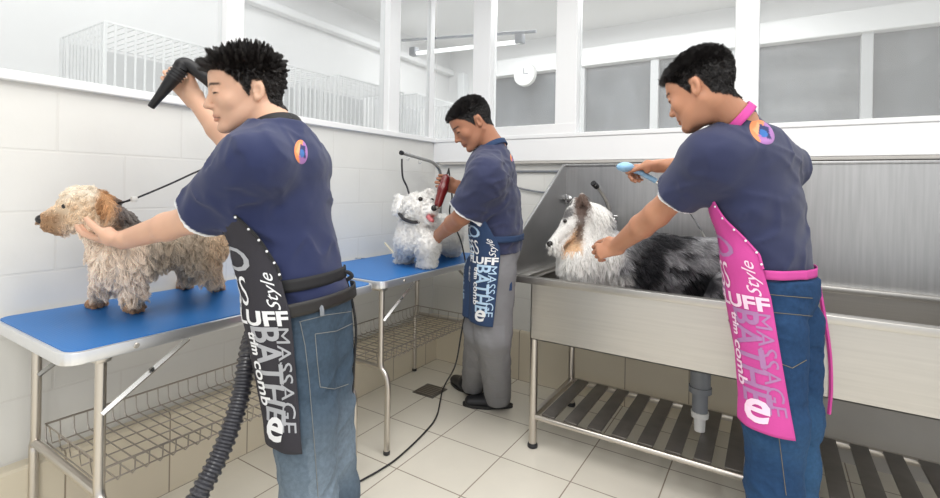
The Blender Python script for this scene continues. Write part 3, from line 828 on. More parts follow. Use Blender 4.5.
# ---- shaggy tan terrier with grey saddle on the near table
def terrier():
    J = lambda x, y, d: P(x, y, d)
    root = empty('dog', tuple(on_table(150, 305)), 'shaggy tan dog with grey back standing on the near blue table, chin held', 'dog')
    v = Vol()
    chest, mid, rump = J(122, 256, 1.50), J(160, 243, 1.57), J(203, 243, 1.64)
    v.u(cone(chest, mid, 0.080, 0.068), 0.03); v.u(cone(mid + (0, 0, 0.004), rump, 0.066, 0.066), 0.03)
    neck = J(108, 226, 1.48); head = J(83, 206, 1.48)
    v.u(cone(chest + (0, 0, 0.02), neck, 0.075, 0.058), 0.04); v.u(cone(neck, head, 0.056, 0.052), 0.03)
    v.u(ell(J(82, 204, 1.48), (0.058, 0.056, 0.054)), 0.02)
    snout0, snout1 = J(68, 213, 1.47), J(47, 219, 1.47)
    v.u(cone(snout0, snout1, 0.040, 0.025), 0.025)
    v.u(cone(J(66, 222, 1.47), J(52, 228, 1.47), 0.028, 0.018), 0.02)
    # ears
    for (a, b) in ((J(98, 196, 1.43), J(113, 214, 1.41)), (J(98, 194, 1.53), J(110, 203, 1.56))):
        v.u(cone(a, b, 0.012, 0.022, cF, 0.8), 0.01)
    legs = [((127, 270, 1.50), (132, 295, 1.48), (134, 309, 1.475)), ((106, 270, 1.56), (99, 290, 1.56), (96, 304, 1.55)),
            ((200, 258, 1.62), (205, 272, 1.60), (216, 287, 1.605)), ((188, 258, 1.70), (186, 272, 1.69), (184, 285, 1.69))]
    paws = []
    for (a, b, c) in legs:
        A, Bk, C_ = J(*a), J(*b), J(*c)
        C_ = on_table(c[0], c[1] + 3) + (0, 0, 0.016); Bk = (A + C_) / 2 * 0.5 + Bk * 0.5
        v.u(cone(A, Bk, 0.042, 0.027), 0.03); v.u(cone(Bk, C_, 0.025, 0.020), 0.015)
        toe = C_ - 0.022 * cR0 + (0, 0, -0.002); v.u(cone(C_, toe, 0.022, 0.017), 0.012); paws.append(C_)
    v.u(cone(rump, J(215, 240, 1.70), 0.035, 0.018), 0.02)
    v.cut(half((0, 0, -1), (0, 0, 0.7915)), 0.002)
    V, F = v.mesh(0.005, 1)
    N_ = normals_of(V, F)
    eye = [J(64, 206, 1.43), J(64, 206, 1.52)]
    zs = lambda p: p[:, 2]
    def colf(p):
        x = (p - CAM) @ cR / ((p - CAM) @ cF) * FPX + PCX; y = PCY - (p - CAM) @ cU / ((p - CAM) @ cF) * FPX
        c = np.tile(np.array([[0.88, 0.69, 0.50]]), (len(p), 1))
        c = mixc(c, (0.90, 0.80, 0.66), sstep(208, 190, y) * sstep(110, 92, x))            # pale crown
        c = mixc(c, (0.99, 0.85, 0.72), sstep(215, 235, y) * sstep(302, 288, y) * sstep(170, 135, x))              # pale chest
        c = mixc(c, (0.50, 0.27, 0.13), sstep(92, 100, x) * sstep(130, 116, x) * sstep(222, 210, y))  # ears
        c = mixc(c, (0.50, 0.31, 0.18), sstep(70, 52, x) * sstep(208, 216, y))                  # muzzle
        sad = sstep(108, 118, x) * sstep(236, 222, y) * sstep(215, 190, x)
        c = mixc(c, (0.13, 0.125, 0.13), 0.92 * sad)
        gr = sstep(138, 152, x) * sstep(282, 262, y) * sstep(215, 195, x)
        c = mixc(c, (0.42, 0.38, 0.33), 0.6 * gr)
        low = np.zeros(len(p))
        for q in paws: low = np.maximum(low, sstep(0.062, 0.035, np.linalg.norm(p - q, axis=1)))
        c = mixc(c, (0.55, 0.30, 0.16), low * 0.85)
        return c
    body = mesh_obj('body', V, F, 'dog_skin', root, colors=colf(V) * 0.75)
    n = 26000
    p, nn = sample(V, F, n)
    c = colf(p) * RNG.normal(1.0, 0.17, (n, 1)).clip(0.5, 1.5)
    comb = np.tile(np.array([0.25 * cR0 + np.array([0, 0, -0.8])]), (n, 1))
    hd = np.linalg.norm(p - J(80, 208, 1.48), axis=1) < 0.085
    comb[hd] = 0.45 * cR0 * 0 + np.array([0, 0, -0.45]) - 0.25 * cR0 * 0
    d = nn * 0.55 + comb + RNG.normal(0, 0.16, (n, 3)); d /= np.linalg.norm(d, axis=1)[:, None]
    L = RNG.uniform(0.018, 0.038, n); L[hd] *= 0.6
    x = (p - CAM) @ cR / ((p - CAM) @ cF) * FPX + PCX
    L[(x < 60)] *= 0.42; L[np.linalg.norm(p - eye[0], axis=1) < 0.022] *= 0.3
    L[p[:, 2] < 0.85] *= 0.35
    zlim = p[:, 2] - 0.793; L = np.minimum(L, 0.012 + zlim * 0.9)
    strands('fur', p, d, L, c, 0.00085, root, 7, 0.6, 0.0045, 9, (0.035, 0.72))
    # nose, eyes
    add_ball('nose', J(39, 219, 1.455), 0.0135, 'wet_nose', root)
    for e in eye[:1]: add_ball('eye', e - 0.004 * cF, 0.008, 'eye_dark', root)
    add_ball('eye', eye[1], 0.0095, 'eye_dark', root)
    return root
terrier().location.x += 0.014

# ---- white curly dog on the far table
def white_dog():
    J = lambda x, y, d: P(x, y, d)
    root = empty('dog', tuple(on_table(425, 262)), 'white curly dog with open mouth and dark collar on the far blue table', 'dog')
    v = Vol()
    chest = J(418, 232, 2.55); rump = J(448, 232, 2.80)
    v.u(cone(chest, rump, 0.098, 0.088), 0.03)
    head = J(418, 208, 2.50); v.u(cone(chest, head + (0.01, 0, 0), 0.088, 0.066), 0.04)
    v.u(ell(head, (0.079, 0.074, 0.070)), 0.03)
    v.u(cone(J(424, 209, 2.46), J(433, 211, 2.43), 0.050, 0.030), 0.02)       # muzzle
    v.u(cone(J(424, 216, 2.46), J(430, 221, 2.43), 0.030, 0.018), 0.012)
    v.u(cone(J(400, 199, 2.52), J(399, 211, 2.50), 0.022, 0.028, cF, 0.7), 0.012)   # ear
    v.u(cone(J(428, 192, 2.6), J(432, 198, 2.62), 0.018, 0.022), 0.012)
    for (a, b) in (((408, 240, 2.52), (404, 263)), ((428, 242, 2.46), (427, 268)), ((450, 240, 2.78), (452, 256)), ((440, 238, 2.85), (440, 252))):
        A = J(*a); C_ = on_table(b[0], b[1]) + (0, 0, 0.024)
        v.u(cone(A, C_ + (0, 0, 0.015), 0.060, 0.044), 0.03); v.u(ell(C_ - 0.012 * cF + (0, 0, 0.004), (0.048, 0.048, 0.03)), 0.012)
    v.cut(half((0, 0, -1), (0, 0, 0.7915)), 0.002)
    curl = wobble(5, 160.0)
    v.disp(lambda p: 0.004 * curl(p), 0)
    V, F = v.mesh(0.0055, 1)
    def colf(p):
        c = np.tile(np.array([[0.95, 0.935, 0.91]]), (len(p), 1))
        m = sstep(0.03, 0.012, np.linalg.norm(p - J(431, 217, 2.415), axis=1))
        return mixc(c, (0.55, 0.22, 0.2), m)
    mesh_obj('body', V, F, 'dog_skin', root, colors=colf(V))
    n = 22000
    p, nn = sample(V, F, n)
    c = colf(p) * RNG.normal(1.0, 0.05, (n, 1)).clip(0.8, 1.1); c = c.clip(0, 0.97)
    d = nn * 0.9 + RNG.normal(0, 0.4, (n, 3)); d[:, 2] -= 0.25; d /= np.linalg.norm(d, axis=1)[:, None]
    L = RNG.uniform(0.012, 0.026, n); L = np.minimum(L, 0.010 + (p[:, 2] - 0.793) * 0.9)
    fd = np.linalg.norm(p - J(430, 213, 2.42), axis=1) < 0.05; L[fd] *= 0.45
    strands('fur', p, d, L, c, 0.0009, root, 6, 0.3, 0.007, 10, (0.08, 0.7))
    add_ball('nose', J(434, 208, 2.375), 0.0155, 'wet_nose', root)
    add_ball('eye', J(420.5, 199, 2.425), 0.0115, 'eye_dark', root)
    add_ball('eye', J(432, 200, 2.47), 0.010, 'eye_dark', root)
    m = MB().tube([J(428, 216, 2.41), J(431, 220, 2.40), J(433, 221, 2.39)], [0.013, 0.012, 0.008], 10); m.build('tongue', mat('tongue', (0.62, 0.16, 0.17), 0.4), root)
    m = MB()
    q = [J(399, 213, 2.49), J(404, 219, 2.445), J(412, 222, 2.425), J(419, 222, 2.44)]
    m.tube(spline(q, 5), 0.009, 8); o = m.build('dog_collar', 'black_rubber'); tag(o, 'dark collar around the neck of the white curly dog', 'collar')
    return root
white_dog()

# ---- collie in the sink
def collie():
    J = lambda x, y, d: P(x, y, d)
    root = empty('dog', (-0.45, 2.32, 0.52), 'blue merle collie with white ruff and long nose standing in the steel bath', 'dog')
    v = Vol()
    fw = np.array([-1.0, -0.12, 0.0]); fw /= np.linalg.norm(fw)
    chest = J(590, 255, 2.33); mid = J(650, 262, 2.24); rump = J(712, 268, 2.16)
    chest[2] = 0.88; mid[2] = 0.88; rump[2] = 0.87
    v.u(cone(chest, mid, 0.125, 0.120, (0, 0, 1), 1.12), 0.04); v.u(cone(mid, rump, 0.120, 0.125, (0, 0, 1), 1.1), 0.04)
    hips = rump + (0.12, 0.0, -0.03); v.u(cone(rump, hips, 0.12, 0.10), 0.04)
    nk = J(592, 222, 2.34); hd = J(578, 216, 2.30)
    v.u(cone(chest + (0.0, 0, 0.02), nk, 0.128, 0.088), 0.05); v.u(cone(nk, J(584, 214, 2.32), 0.085, 0.062), 0.03)
    v.u(cone(chest, J(580, 262, 2.28), 0.12, 0.095), 0.05)      # ruff
    v.u(ell(hd, (0.066, 0.060, 0.060)), 0.02)
    n0, n1 = J(570, 224, 2.27), J(552, 243, 2.22)
    v.u(cone(J(574, 220, 2.28), n0, 0.050, 0.040), 0.02); v.u(cone(n0, n1, 0.036, 0.019), 0.02)
    v.u(cone(J(573, 232, 2.27), J(557, 248, 2.225), 0.026, 0.012), 0.008)        # lower jaw
    for (a, b, c) in ((J(578, 205, 2.26), J(582, 196, 2.26), J(586, 204, 2.235)),  (J(577, 208, 2.34), J(576, 200, 2.37), J(575, 206, 2.385))):
        v.u(cone(a, b, 0.016, 0.013), 0.01); v.u(cone(b, c, 0.014, 0.011), 0.008)
    for x, y in ((-0.75, 2.22), (-0.78, 2.40), (-0.14, 2.22), (-0.14, 2.42)):
        top = np.array([x, y, 0.82]); f_ = np.array([x - 0.0, y, 0.56])
        if x < -0.5: v.u(cone(top, f_, 0.055, 0.03), 0.03)
        else:
            k = np.array([x - 0.05, y, 0.74]); h = np.array([x + 0.08, y, 0.64])
            v.u(cone(top, k, 0.075, 0.055), 0.03); v.u(cone(k, h, 0.045, 0.028), 0.02); v.u(cone(h, f_, 0.026, 0.024), 0.015)
        v.u(cone(f_ + (0, 0, -0.015), f_ + (-0.05, 0, -0.018), 0.026, 0.022), 0.012)
    tl = hips + np.array([0.10, 0.02, -0.06]); v.u(cone(hips, tl, 0.05, 0.04), 0.03); v.u(cone(tl, tl + (0.06, 0, -0.14), 0.04, 0.03), 0.02)
    v.cut(half((0, 0, -1), (0, 0, 0.521)), 0.002)
    V, F = v.mesh(0.0065, 1)
    wb = wobble(21, 22.0); wb2 = wobble(33, 60.0)
    def proj(p):
        e = (p - CAM); dd = e @ cF; return e @ cR / dd * FPX + PCX, PCY - e @ cU / dd * FPX
    def colf(p):
        x, y = proj(p); w = wb(p.astype(np.float32)); w2 = wb2(p.astype(np.float32))
        X = p[:, 0]
        c = np.tile(np.array([[0.88, 0.865, 0.835]]), (len(p), 1))
        bx = x + 14 * w - (y - 250) * 0.18
        merle = mixc(np.tile(np.array([[0.40, 0.40, 0.415]]), (len(p), 1)), (0.19, 0.19, 0.20), sstep(-0.25, 0.4, w2 + 0.5 * w))
        # black patch behind the shoulder and a dark hind patch
        bl = sstep(23, 13, np.hypot((x - 648) * 1.0, (y - 262) * 0.6) + 9 * w + 4 * w2)
        bl = np.maximum(bl, sstep(18, 8, np.hypot((x - 700) * 0.8, (y - 285) * 1.1) + 8 * w + 3 * w2))
        bl = np.maximum(bl, sstep(15, 6, np.hypot((x - 667) * 0.55, (y - 240) * 1.1) + 7 * w2))
        bl = np.maximum(bl, 0.8 * sstep(0.30, 0.55, w2 - 0.3 * w) * (x > 640))
        merle = mixc(merle, (0.022, 0.022, 0.026), bl)
        c = c * (1 - sstep(608, 628, bx)[:, None]) + merle * sstep(608, 628, bx)[:, None]
        x = x + 2.2 * w2 + 1.5 * RNG.normal(0, 1, len(p)) * 0.8; y = y + 2.0 * w
        hm = (np.linalg.norm(p - J(574, 222, 2.28), axis=1) < 0.15) & (x < 592)
        hc = np.tile(np.array([[0.88, 0.865, 0.835]]), (len(p), 1))
        hc = mixc(hc, (0.78, 0.52, 0.32), sstep(565, 569, x + (y - 240) * 0.75) * sstep(222, 226, y) * sstep(586, 578, x))       # tan cheek
        hc = mixc(hc, (0.05, 0.045, 0.05), 0.85 * sstep(6.5, 3.5, np.hypot((x - 568) * 0.9 + (y - 214) * 0.4, (y - 214) * 0.7) + w * 2))                             # dark over the eye
        hc = mixc(hc, (0.16, 0.11, 0.09), sstep(572, 576, x) * sstep(592, 587, x) * sstep(222, 214, y) * sstep(190, 194, y)); hc = mixc(hc, (0.14, 0.10, 0.085), 0.85 * sstep(5.5, 2.5, np.abs(x - 579 - (236 - y) * 0.12)) * sstep(250, 238, y) * sstep(205, 210, y))  # ear and side
        c[hm] = hc[hm]
        return c
    mesh_obj('body', V, F, 'dog_skin', root, colors=colf(V) * 0.8)
    n = 34000
    vis = lambda q: np.where(q[:, 2] > 0.68, 1.0, 0.25)
    p, nn = sample(V, F, n, vis)
    c = (colf(p) * RNG.normal(1.0, 0.10, (n, 1)).clip(0.6, 1.3)).clip(0, 0.96)
    comb = np.tile(np.array([[0.75, 0.0, -0.55]]), (n, 1))
    x, y = proj(p)
    hd_ = (np.linalg.norm(p - J(572, 224, 2.28), axis=1) < 0.125) & (x < 590)
    ruff = (x < 625) & ~hd_
    comb[ruff] = (0.15, -0.1, -0.9)
    comb[hd_] = (0.8, 0.2, 0.35)
    d = nn * 0.5 + comb + RNG.normal(0, 0.13, (n, 3)); d /= np.linalg.norm(d, axis=1)[:, None]
    L = RNG.uniform(0.024, 0.046, n); L[hd_] *= 0.15; L[ruff] *= 1.15; L[p[:, 2] < 0.6] *= 0.3
    L = np.minimum(L, 0.01 + (p[:, 2] - 0.52))
    strands('fur', p, d, L, c, 0.00095, root, 6, 0.4, 0.003, 4, (0.06, 0.5))
    add_ball('nose', J(550, 244, 2.205), 0.0145, 'wet_nose', root)
    add_ball('eye', J(565, 221, 2.235), 0.0095, 'eye_dark', root); add_ball('eye', J(564, 219, 2.335), 0.009, 'eye_dark', root)
    return root
collie()
# ================================================================ people
def inter(f, *gs):
    def h(p):
        d = f(p)
        for g in gs: d = np.maximum(d, g(p))
        return d
    h.lo, h.hi = f.lo, f.hi
    return h
class Frame:
    def __init__(s, c, f, u):
        s.c = np.array(c, float); s.f = nrm(f); s.l = nrm(np.cross(u, s.f)); s.u = np.cross(s.f, s.l)
        s.A = np.array([s.l, s.f, s.u])
    def w(s, x, y, z): return s.c + x * s.l + y * s.f + z * s.u
    def loc(s, p): return (np.asarray(p) - s.c) @ s.A.T
    def ell(s, c, r, tilt=None):
        A = s.A
        return ell(s.w(*c), r, A)
def add_head(v, H, neck_base, mouth_open=0.0, wide=1.0, neck_r=0.052):
    W = H.w
    v.u(cone(W(0, -0.030, -0.040), neck_base, neck_r, neck_r + 0.006), 0.02)
    v.u(H.ell((0, -0.016, 0.034), (0.075 * wide, 0.096, 0.083)), 0.02)
    v.u(H.ell((0, 0.026, -0.012), (0.062 * wide, 0.064, 0.082)), 0.02)
    v.u(H.ell((0, 0.032, -0.062), (0.050 * wide, 0.048, 0.040)), 0.02)
    v.u(H.ell((0, 0.048, 0.046), (0.056, 0.040, 0.044)), 0.02)
    for s in (-1, 1):
        v.u(cone(W(s * 0.052 * wide, -0.012, -0.042), W(s * 0.022, 0.066, -0.092), 0.014, 0.013), 0.02)
        v.u(H.ell((s * 0.040, 0.056, -0.022), (0.022, 0.022, 0.024)), 0.015)
    v.u(H.ell((0, 0.076, -0.092), (0.021, 0.016, 0.015)), 0.015)
    v.u(cone(W(-0.028, 0.080, 0.023), W(0.028, 0.080, 0.023), 0.010, 0.010), 0.012)
    for s in (-1, 1): v.sub(H.ell((s * 0.032, 0.097, 0.006), (0.015, 0.014, 0.009)), 0.012)
    for s in (-1, 1): v.u(H.ell((s * 0.031, 0.076, 0.005), (0.0145, 0.0125, 0.0105)), 0.004)
    v.u(cone(W(0, 0.084, 0.014), W(0, 0.103, -0.022), 0.0075, 0.0085), 0.010)
    v.u(H.ell((0, 0.105, -0.027), (0.0105, 0.0105, 0.009)), 0.006)
    for s in (-1, 1): v.u(H.ell((s * 0.0125, 0.094, -0.031), (0.0075, 0.010, 0.007)), 0.004)
    v.u(H.ell((0, 0.080, -0.050), (0.024, 0.014, 0.018)), 0.010)
    v.u(cone(W(-0.016, 0.086, -0.0560), W(0.016, 0.086, -0.0560), 0.0050, 0.0050), 0.004)
    v.u(H.ell((0, 0.092, -0.0555), (0.010, 0.0055, 0.0045)), 0.004)
    v.u(H.ell((0, 0.090, -0.0675), (0.014, 0.0062, 0.0055)), 0.004)
    for s in (-1, 1):
        e = Frame(W(s * 0.073 * wide, -0.023, -0.006), H.f * 0.93 + H.l * s * -0.25 + H.u * 0.15, H.u)
        v.u(ell(e.c + s * 0.002 * e.l, (0.0075, 0.0165, 0.0285), e.A), 0.006)
        v.u(ell(e.c + s * 0.002 * e.l - 0.020 * e.u + 0.005 * e.f, (0.006, 0.009, 0.011), e.A), 0.006)
        v.sub(ell(e.c + s * 0.0115 * e.l + 0.003 * e.f - 0.002 * e.u, (0.0085, 0.0095, 0.0165), e.A), 0.003)
        v.u(ell(e.c + s * 0.004 * e.l + 0.012 * e.f - 0.004 * e.u, (0.004, 0.004, 0.006), e.A), 0.003)
        v.sub(ell(e.c + s * 0.008 * e.l + 0.019 * e.f + 0.004 * e.u, (0.006, 0.005, 0.012), e.A), 0.005)
def hairline(y):
    return np.interp(y, [-0.12, -0.08, -0.048, -0.036, -0.010, 0.003, 0.012, 0.030, 0.056, 0.085, 0.12],
                        [-0.068, -0.062, -0.040, 0.020, 0.022, -0.020, 0.0, 0.030, 0.056, 0.068, 0.07])
def hair_mask(L):
    m = sstep(-0.004, 0.006, L[:, 2] - hairline(L[:, 1])) * (L[:, 2] > -0.075)
    m *= sstep(0.086, 0.078, np.abs(L[:, 0]) + 0 * L[:, 1])
    return m
def head_colors(c, L, tone, hair_c, brows=True):
    near = (np.linalg.norm(L, axis=1) < 0.16)
    m = hair_mask(L) * near; c = mixc(c, hair_c, m)
    lip = np.exp(-((L[:, 0] / 0.019) ** 4)) * sstep(0.0105, 0.006, np.abs(L[:, 2] + 0.0615)) * (L[:, 1] > 0.078) * near
    c = mixc(c, np.array(tone) * np.array([0.80, 0.48, 0.50]), lip * 0.75)
    mo = sstep(0.0022, 0.0008, np.abs(L[:, 2] + 0.0615 + 0.12 * np.abs(L[:, 0]))) * (np.abs(L[:, 0]) < 0.023) * (L[:, 1] > 0.07) * near
    c = mixc(c, np.array(tone) * 0.3, mo)
    ax = np.abs(L[:, 0])
    br = sstep(0.0045, 0.002, np.abs(L[:, 2] - 0.0265 + 2.4 * (ax - 0.030) ** 2 * 3)) * sstep(0.010, 0.014, ax) * sstep(0.054, 0.046, ax) * (L[:, 1] > 0.05) * near
    c = mixc(c, hair_c, br * 0.9)
    ey = sstep(0.0028, 0.0012, np.abs(L[:, 2] - 0.0015 + 4.0 * (ax - 0.031) ** 2)) * sstep(0.046, 0.043, ax) * sstep(0.016, 0.019, ax) * (L[:, 1] > 0.06) * near
    c = mixc(c, (0.02, 0.014, 0.012), ey)
    return c
def add_hand(v, w, h, pn, curl=(0.3, 0.3, 0.3, 0.3), thumb=(0.55, 0.75, 0.35), side=1, sc=1.0, spread=0.06, seg=(0.9, 1.0, 0.8), thumb_curl=0.5):
    """w wrist, h towards the fingers, pn out of the palm, side=+1 puts the thumb on h x pn"""
    h = nrm(h); pn = nrm(np.asarray(pn) - h * (np.asarray(pn) @ h)); s = np.cross(h, pn) * side
    v.u(cone(w - 0.01 * h, w + 0.075 * sc * h, 0.0155 * sc, 0.0135 * sc, s, 2.35), 0.015)
    v.u(ell(w + 0.03 * sc * h + 0.022 * sc * s + 0.006 * pn, np.array([0.018, 0.018, 0.028]) * sc), 0.012)
    R = []
    for i, (o, ln, r) in enumerate(((0.029, 0.070, 0.0085), (0.010, 0.078, 0.0088), (-0.009, 0.072, 0.0084), (-0.027, 0.057, 0.0076))):
        p = w + (0.080 - 0.004 * abs(i - 1)) * sc * h + o * sc * s
        a = 0.0; d0 = nrm(h + spread * (1.3 - i) * s)
        for k, (fr, rr) in enumerate(((0.45, 1.0), (0.30, 0.93), (0.25, 0.84))):
            a += curl[i] * seg[k]
            d = math.cos(a) * d0 + math.sin(a) * pn
            q = p + d * ln * sc * fr; r0 = r * sc * rr; v.u(cone(p, q, r0, r0 * 0.93), 0.0035); p = q
    p = w + 0.018 * sc * h + 0.026 * sc * s
    d = nrm(thumb[0] * h + thumb[1] * s + thumb[2] * pn)
    q = p + 0.038 * sc * d; v.u(cone(p, q, 0.0135 * sc, 0.0105 * sc), 0.008)
    d = nrm(d + thumb_curl * (0.7 * h + 0.5 * pn - 0.4 * s)); q2 = q + 0.030 * sc * d; v.u(cone(q, q2, 0.0102 * sc, 0.0095 * sc), 0.004)
    d = nrm(d + thumb_curl * (0.5 * h + 0.4 * pn - 0.3 * s)); v.u(cone(q2, q2 + 0.024 * sc * d, 0.0094 * sc, 0.0078 * sc), 0.004)
def march(vol, C, D, off=0.006, tmax=0.34, t0=0.02, n=110):
    """distance along D (rows) from C at which the volume is left"""
    t = np.linspace(t0, tmax, n); K = len(C)
    pts = (C[:, None, :] + D[:, None, :] * t[None, :, None]).reshape(-1, 3)
    d = vol(pts).reshape(K, n) - off
    out = np.full(K, t0)
    for i in range(K):
        j = np.where(d[i] < 0)[0]
        if len(j) == 0: continue
        # leave the first solid run that starts near the axis
        e = j[0]
        while e < n - 1 and d[i, e + 1] < 0: e += 1
        if e < n - 1:
            a, b = d[i, e], d[i, e + 1]; out[i] = t[e] + (t[e + 1] - t[e]) * (-a) / (b - a + 1e-9)
        else: out[i] = t[e]
    return out
def sheet(name, G, thick, material, parent, colors=None):
    """a grid of points (rows, cols, 3) as a thin cloth with two faces"""
    nv, nu = G.shape[:2]
    du = np.gradient(G, axis=1); dv = np.gradient(G, axis=0); N_ = np.cross(du, dv); N_ /= np.linalg.norm(N_, axis=2, keepdims=True) + 1e-12
    V = np.concatenate([G.reshape(-1, 3), (G - N_ * thick).reshape(-1, 3)]); F = []; o = nv * nu
    for i in range(nv - 1):
        for j in range(nu - 1):
            a = i * nu + j; F.append((a, a + 1, a + nu + 1, a + nu)); F.append((o + a, o + a + nu, o + a + nu + 1, o + a + 1))
    for j in range(nu - 1):
        F.append((j, o + j, o + j + 1, j + 1)); a = (nv - 1) * nu + j; F.append((a, a + 1, o + a + 1, o + a))
    for i in range(nv - 1):
        a = i * nu; F.append((a, a + nu, o + a + nu, o + a)); a += nu - 1; F.append((a, o + a, o + a + nu, a + nu))
    return mesh_obj(name, V, F, material, parent), N_
def band(name, vol, C, f, up, hh, off, material, parent, thick=0.003, n=64, a0=-math.pi, a1=math.pi, tmax=0.34):
    f = nrm(f - up * (f @ up)); l = np.cross(up, f); rows = []
    th = np.linspace(a0, a1, n)
    D = np.cos(th)[:, None] * f + np.sin(th)[:, None] * l
    R0 = march(vol, np.tile(C, (n, 1)), D, off, tmax)
    full = a1 - a0 > 6.2
    for _ in range(2):
        R0 = 0.5 * R0 + 0.25 * (np.roll(R0, 1) + np.roll(R0, -1)) if full else np.convolve(np.pad(R0, 1, 'edge'), [0.25, 0.5, 0.25], 'valid')
    for k in (-1, -0.4, 0.4, 1): rows.append(C + D * R0[:, None] + up * hh * k)
    G = np.array(rows)[::-1]
    return sheet(name, G, thick, material, parent)[0]
def surf_tree(V, F):
    T = [tuple(map(int, q)) for q in F]
    return BVHTree.FromPolygons([tuple(p) for p in V], T)
def hit(tree, x, y, dmin=0.3):
    d = Vector(ray(x, y)).normalized(); r = tree.ray_cast(Vector(CAM) + d * dmin, d)
    return (np.array(r[0]), np.array(r[1])) if r[0] is not None else (None, None)
def stick_line(name, tree, pix, r, material, parent, off=0.001, step=2.0):
    pts = []
    for i in range(len(pix) - 1):
        a, b = np.array(pix[i], float), np.array(pix[i + 1], float); n = max(2, int(np.linalg.norm(b - a) / step))
        for t in np.linspace(0, 1, n, endpoint=(i == len(pix) - 2)):
            p, nn = hit(tree, *(a + t * (b - a)))
            if p is not None: pts.append(p + nn * off)
    if len(pts) < 2: return None
    return MB().tube(pts, r, 5).build(name, material, parent)
def patch(name, tree, c, ax, ay, parent, colfn, material='cloth_col', off=0.0015, nr=12, na=40):
    V, F, Cc = [], [], []
    for i in range(nr + 1):
        for k in range(na):
            r = i / nr; a = 2 * math.pi * k / na
            x, y = np.array(c) + r * (math.cos(a) * np.array(ax) + math.sin(a) * np.array(ay))
            p, n = hit(tree, x, y)
            while p is None and r > 0.02:
                r *= 0.9; x, y = np.array(c) + r * (math.cos(a) * np.array(ax) + math.sin(a) * np.array(ay)); p, n = hit(tree, x, y)
            if p is None: p, n = (V[-1], np.zeros(3)) if V else (np.array(P(c[0], c[1], 2.0)), np.zeros(3))
            V.append(p + n * off * (1 if r < 0.99 else 0.2)); Cc.append(colfn(r, a))
    for i in range(nr):
        for k in range(na):
            F.append((i * na + k, i * na + (k + 1) % na, (i + 1) * na + (k + 1) % na, (i + 1) * na + k))
    return mesh_obj(name, V, F, material, parent, colors=np.array(Cc))
def logo_col(r, a):
    x, y = r * math.cos(a), r * math.sin(a)
    if r > 0.66 + 0.10 * math.sin(5 * a):
        return (0.80, 0.26, 0.10) if x < -0.05 + 0.15 * math.sin(7 * a) else (0.36, 0.16, 0.42)
    if x < -0.28: return (0.85, 0.38, 0.18)
    if math.hypot(x - 0.12, y - 0.1) < 0.34: return (0.03, 0.14, 0.42)
    if y > 0.35: return (0.36, 0.14, 0.40)
    return (0.02, 0.03, 0.12)

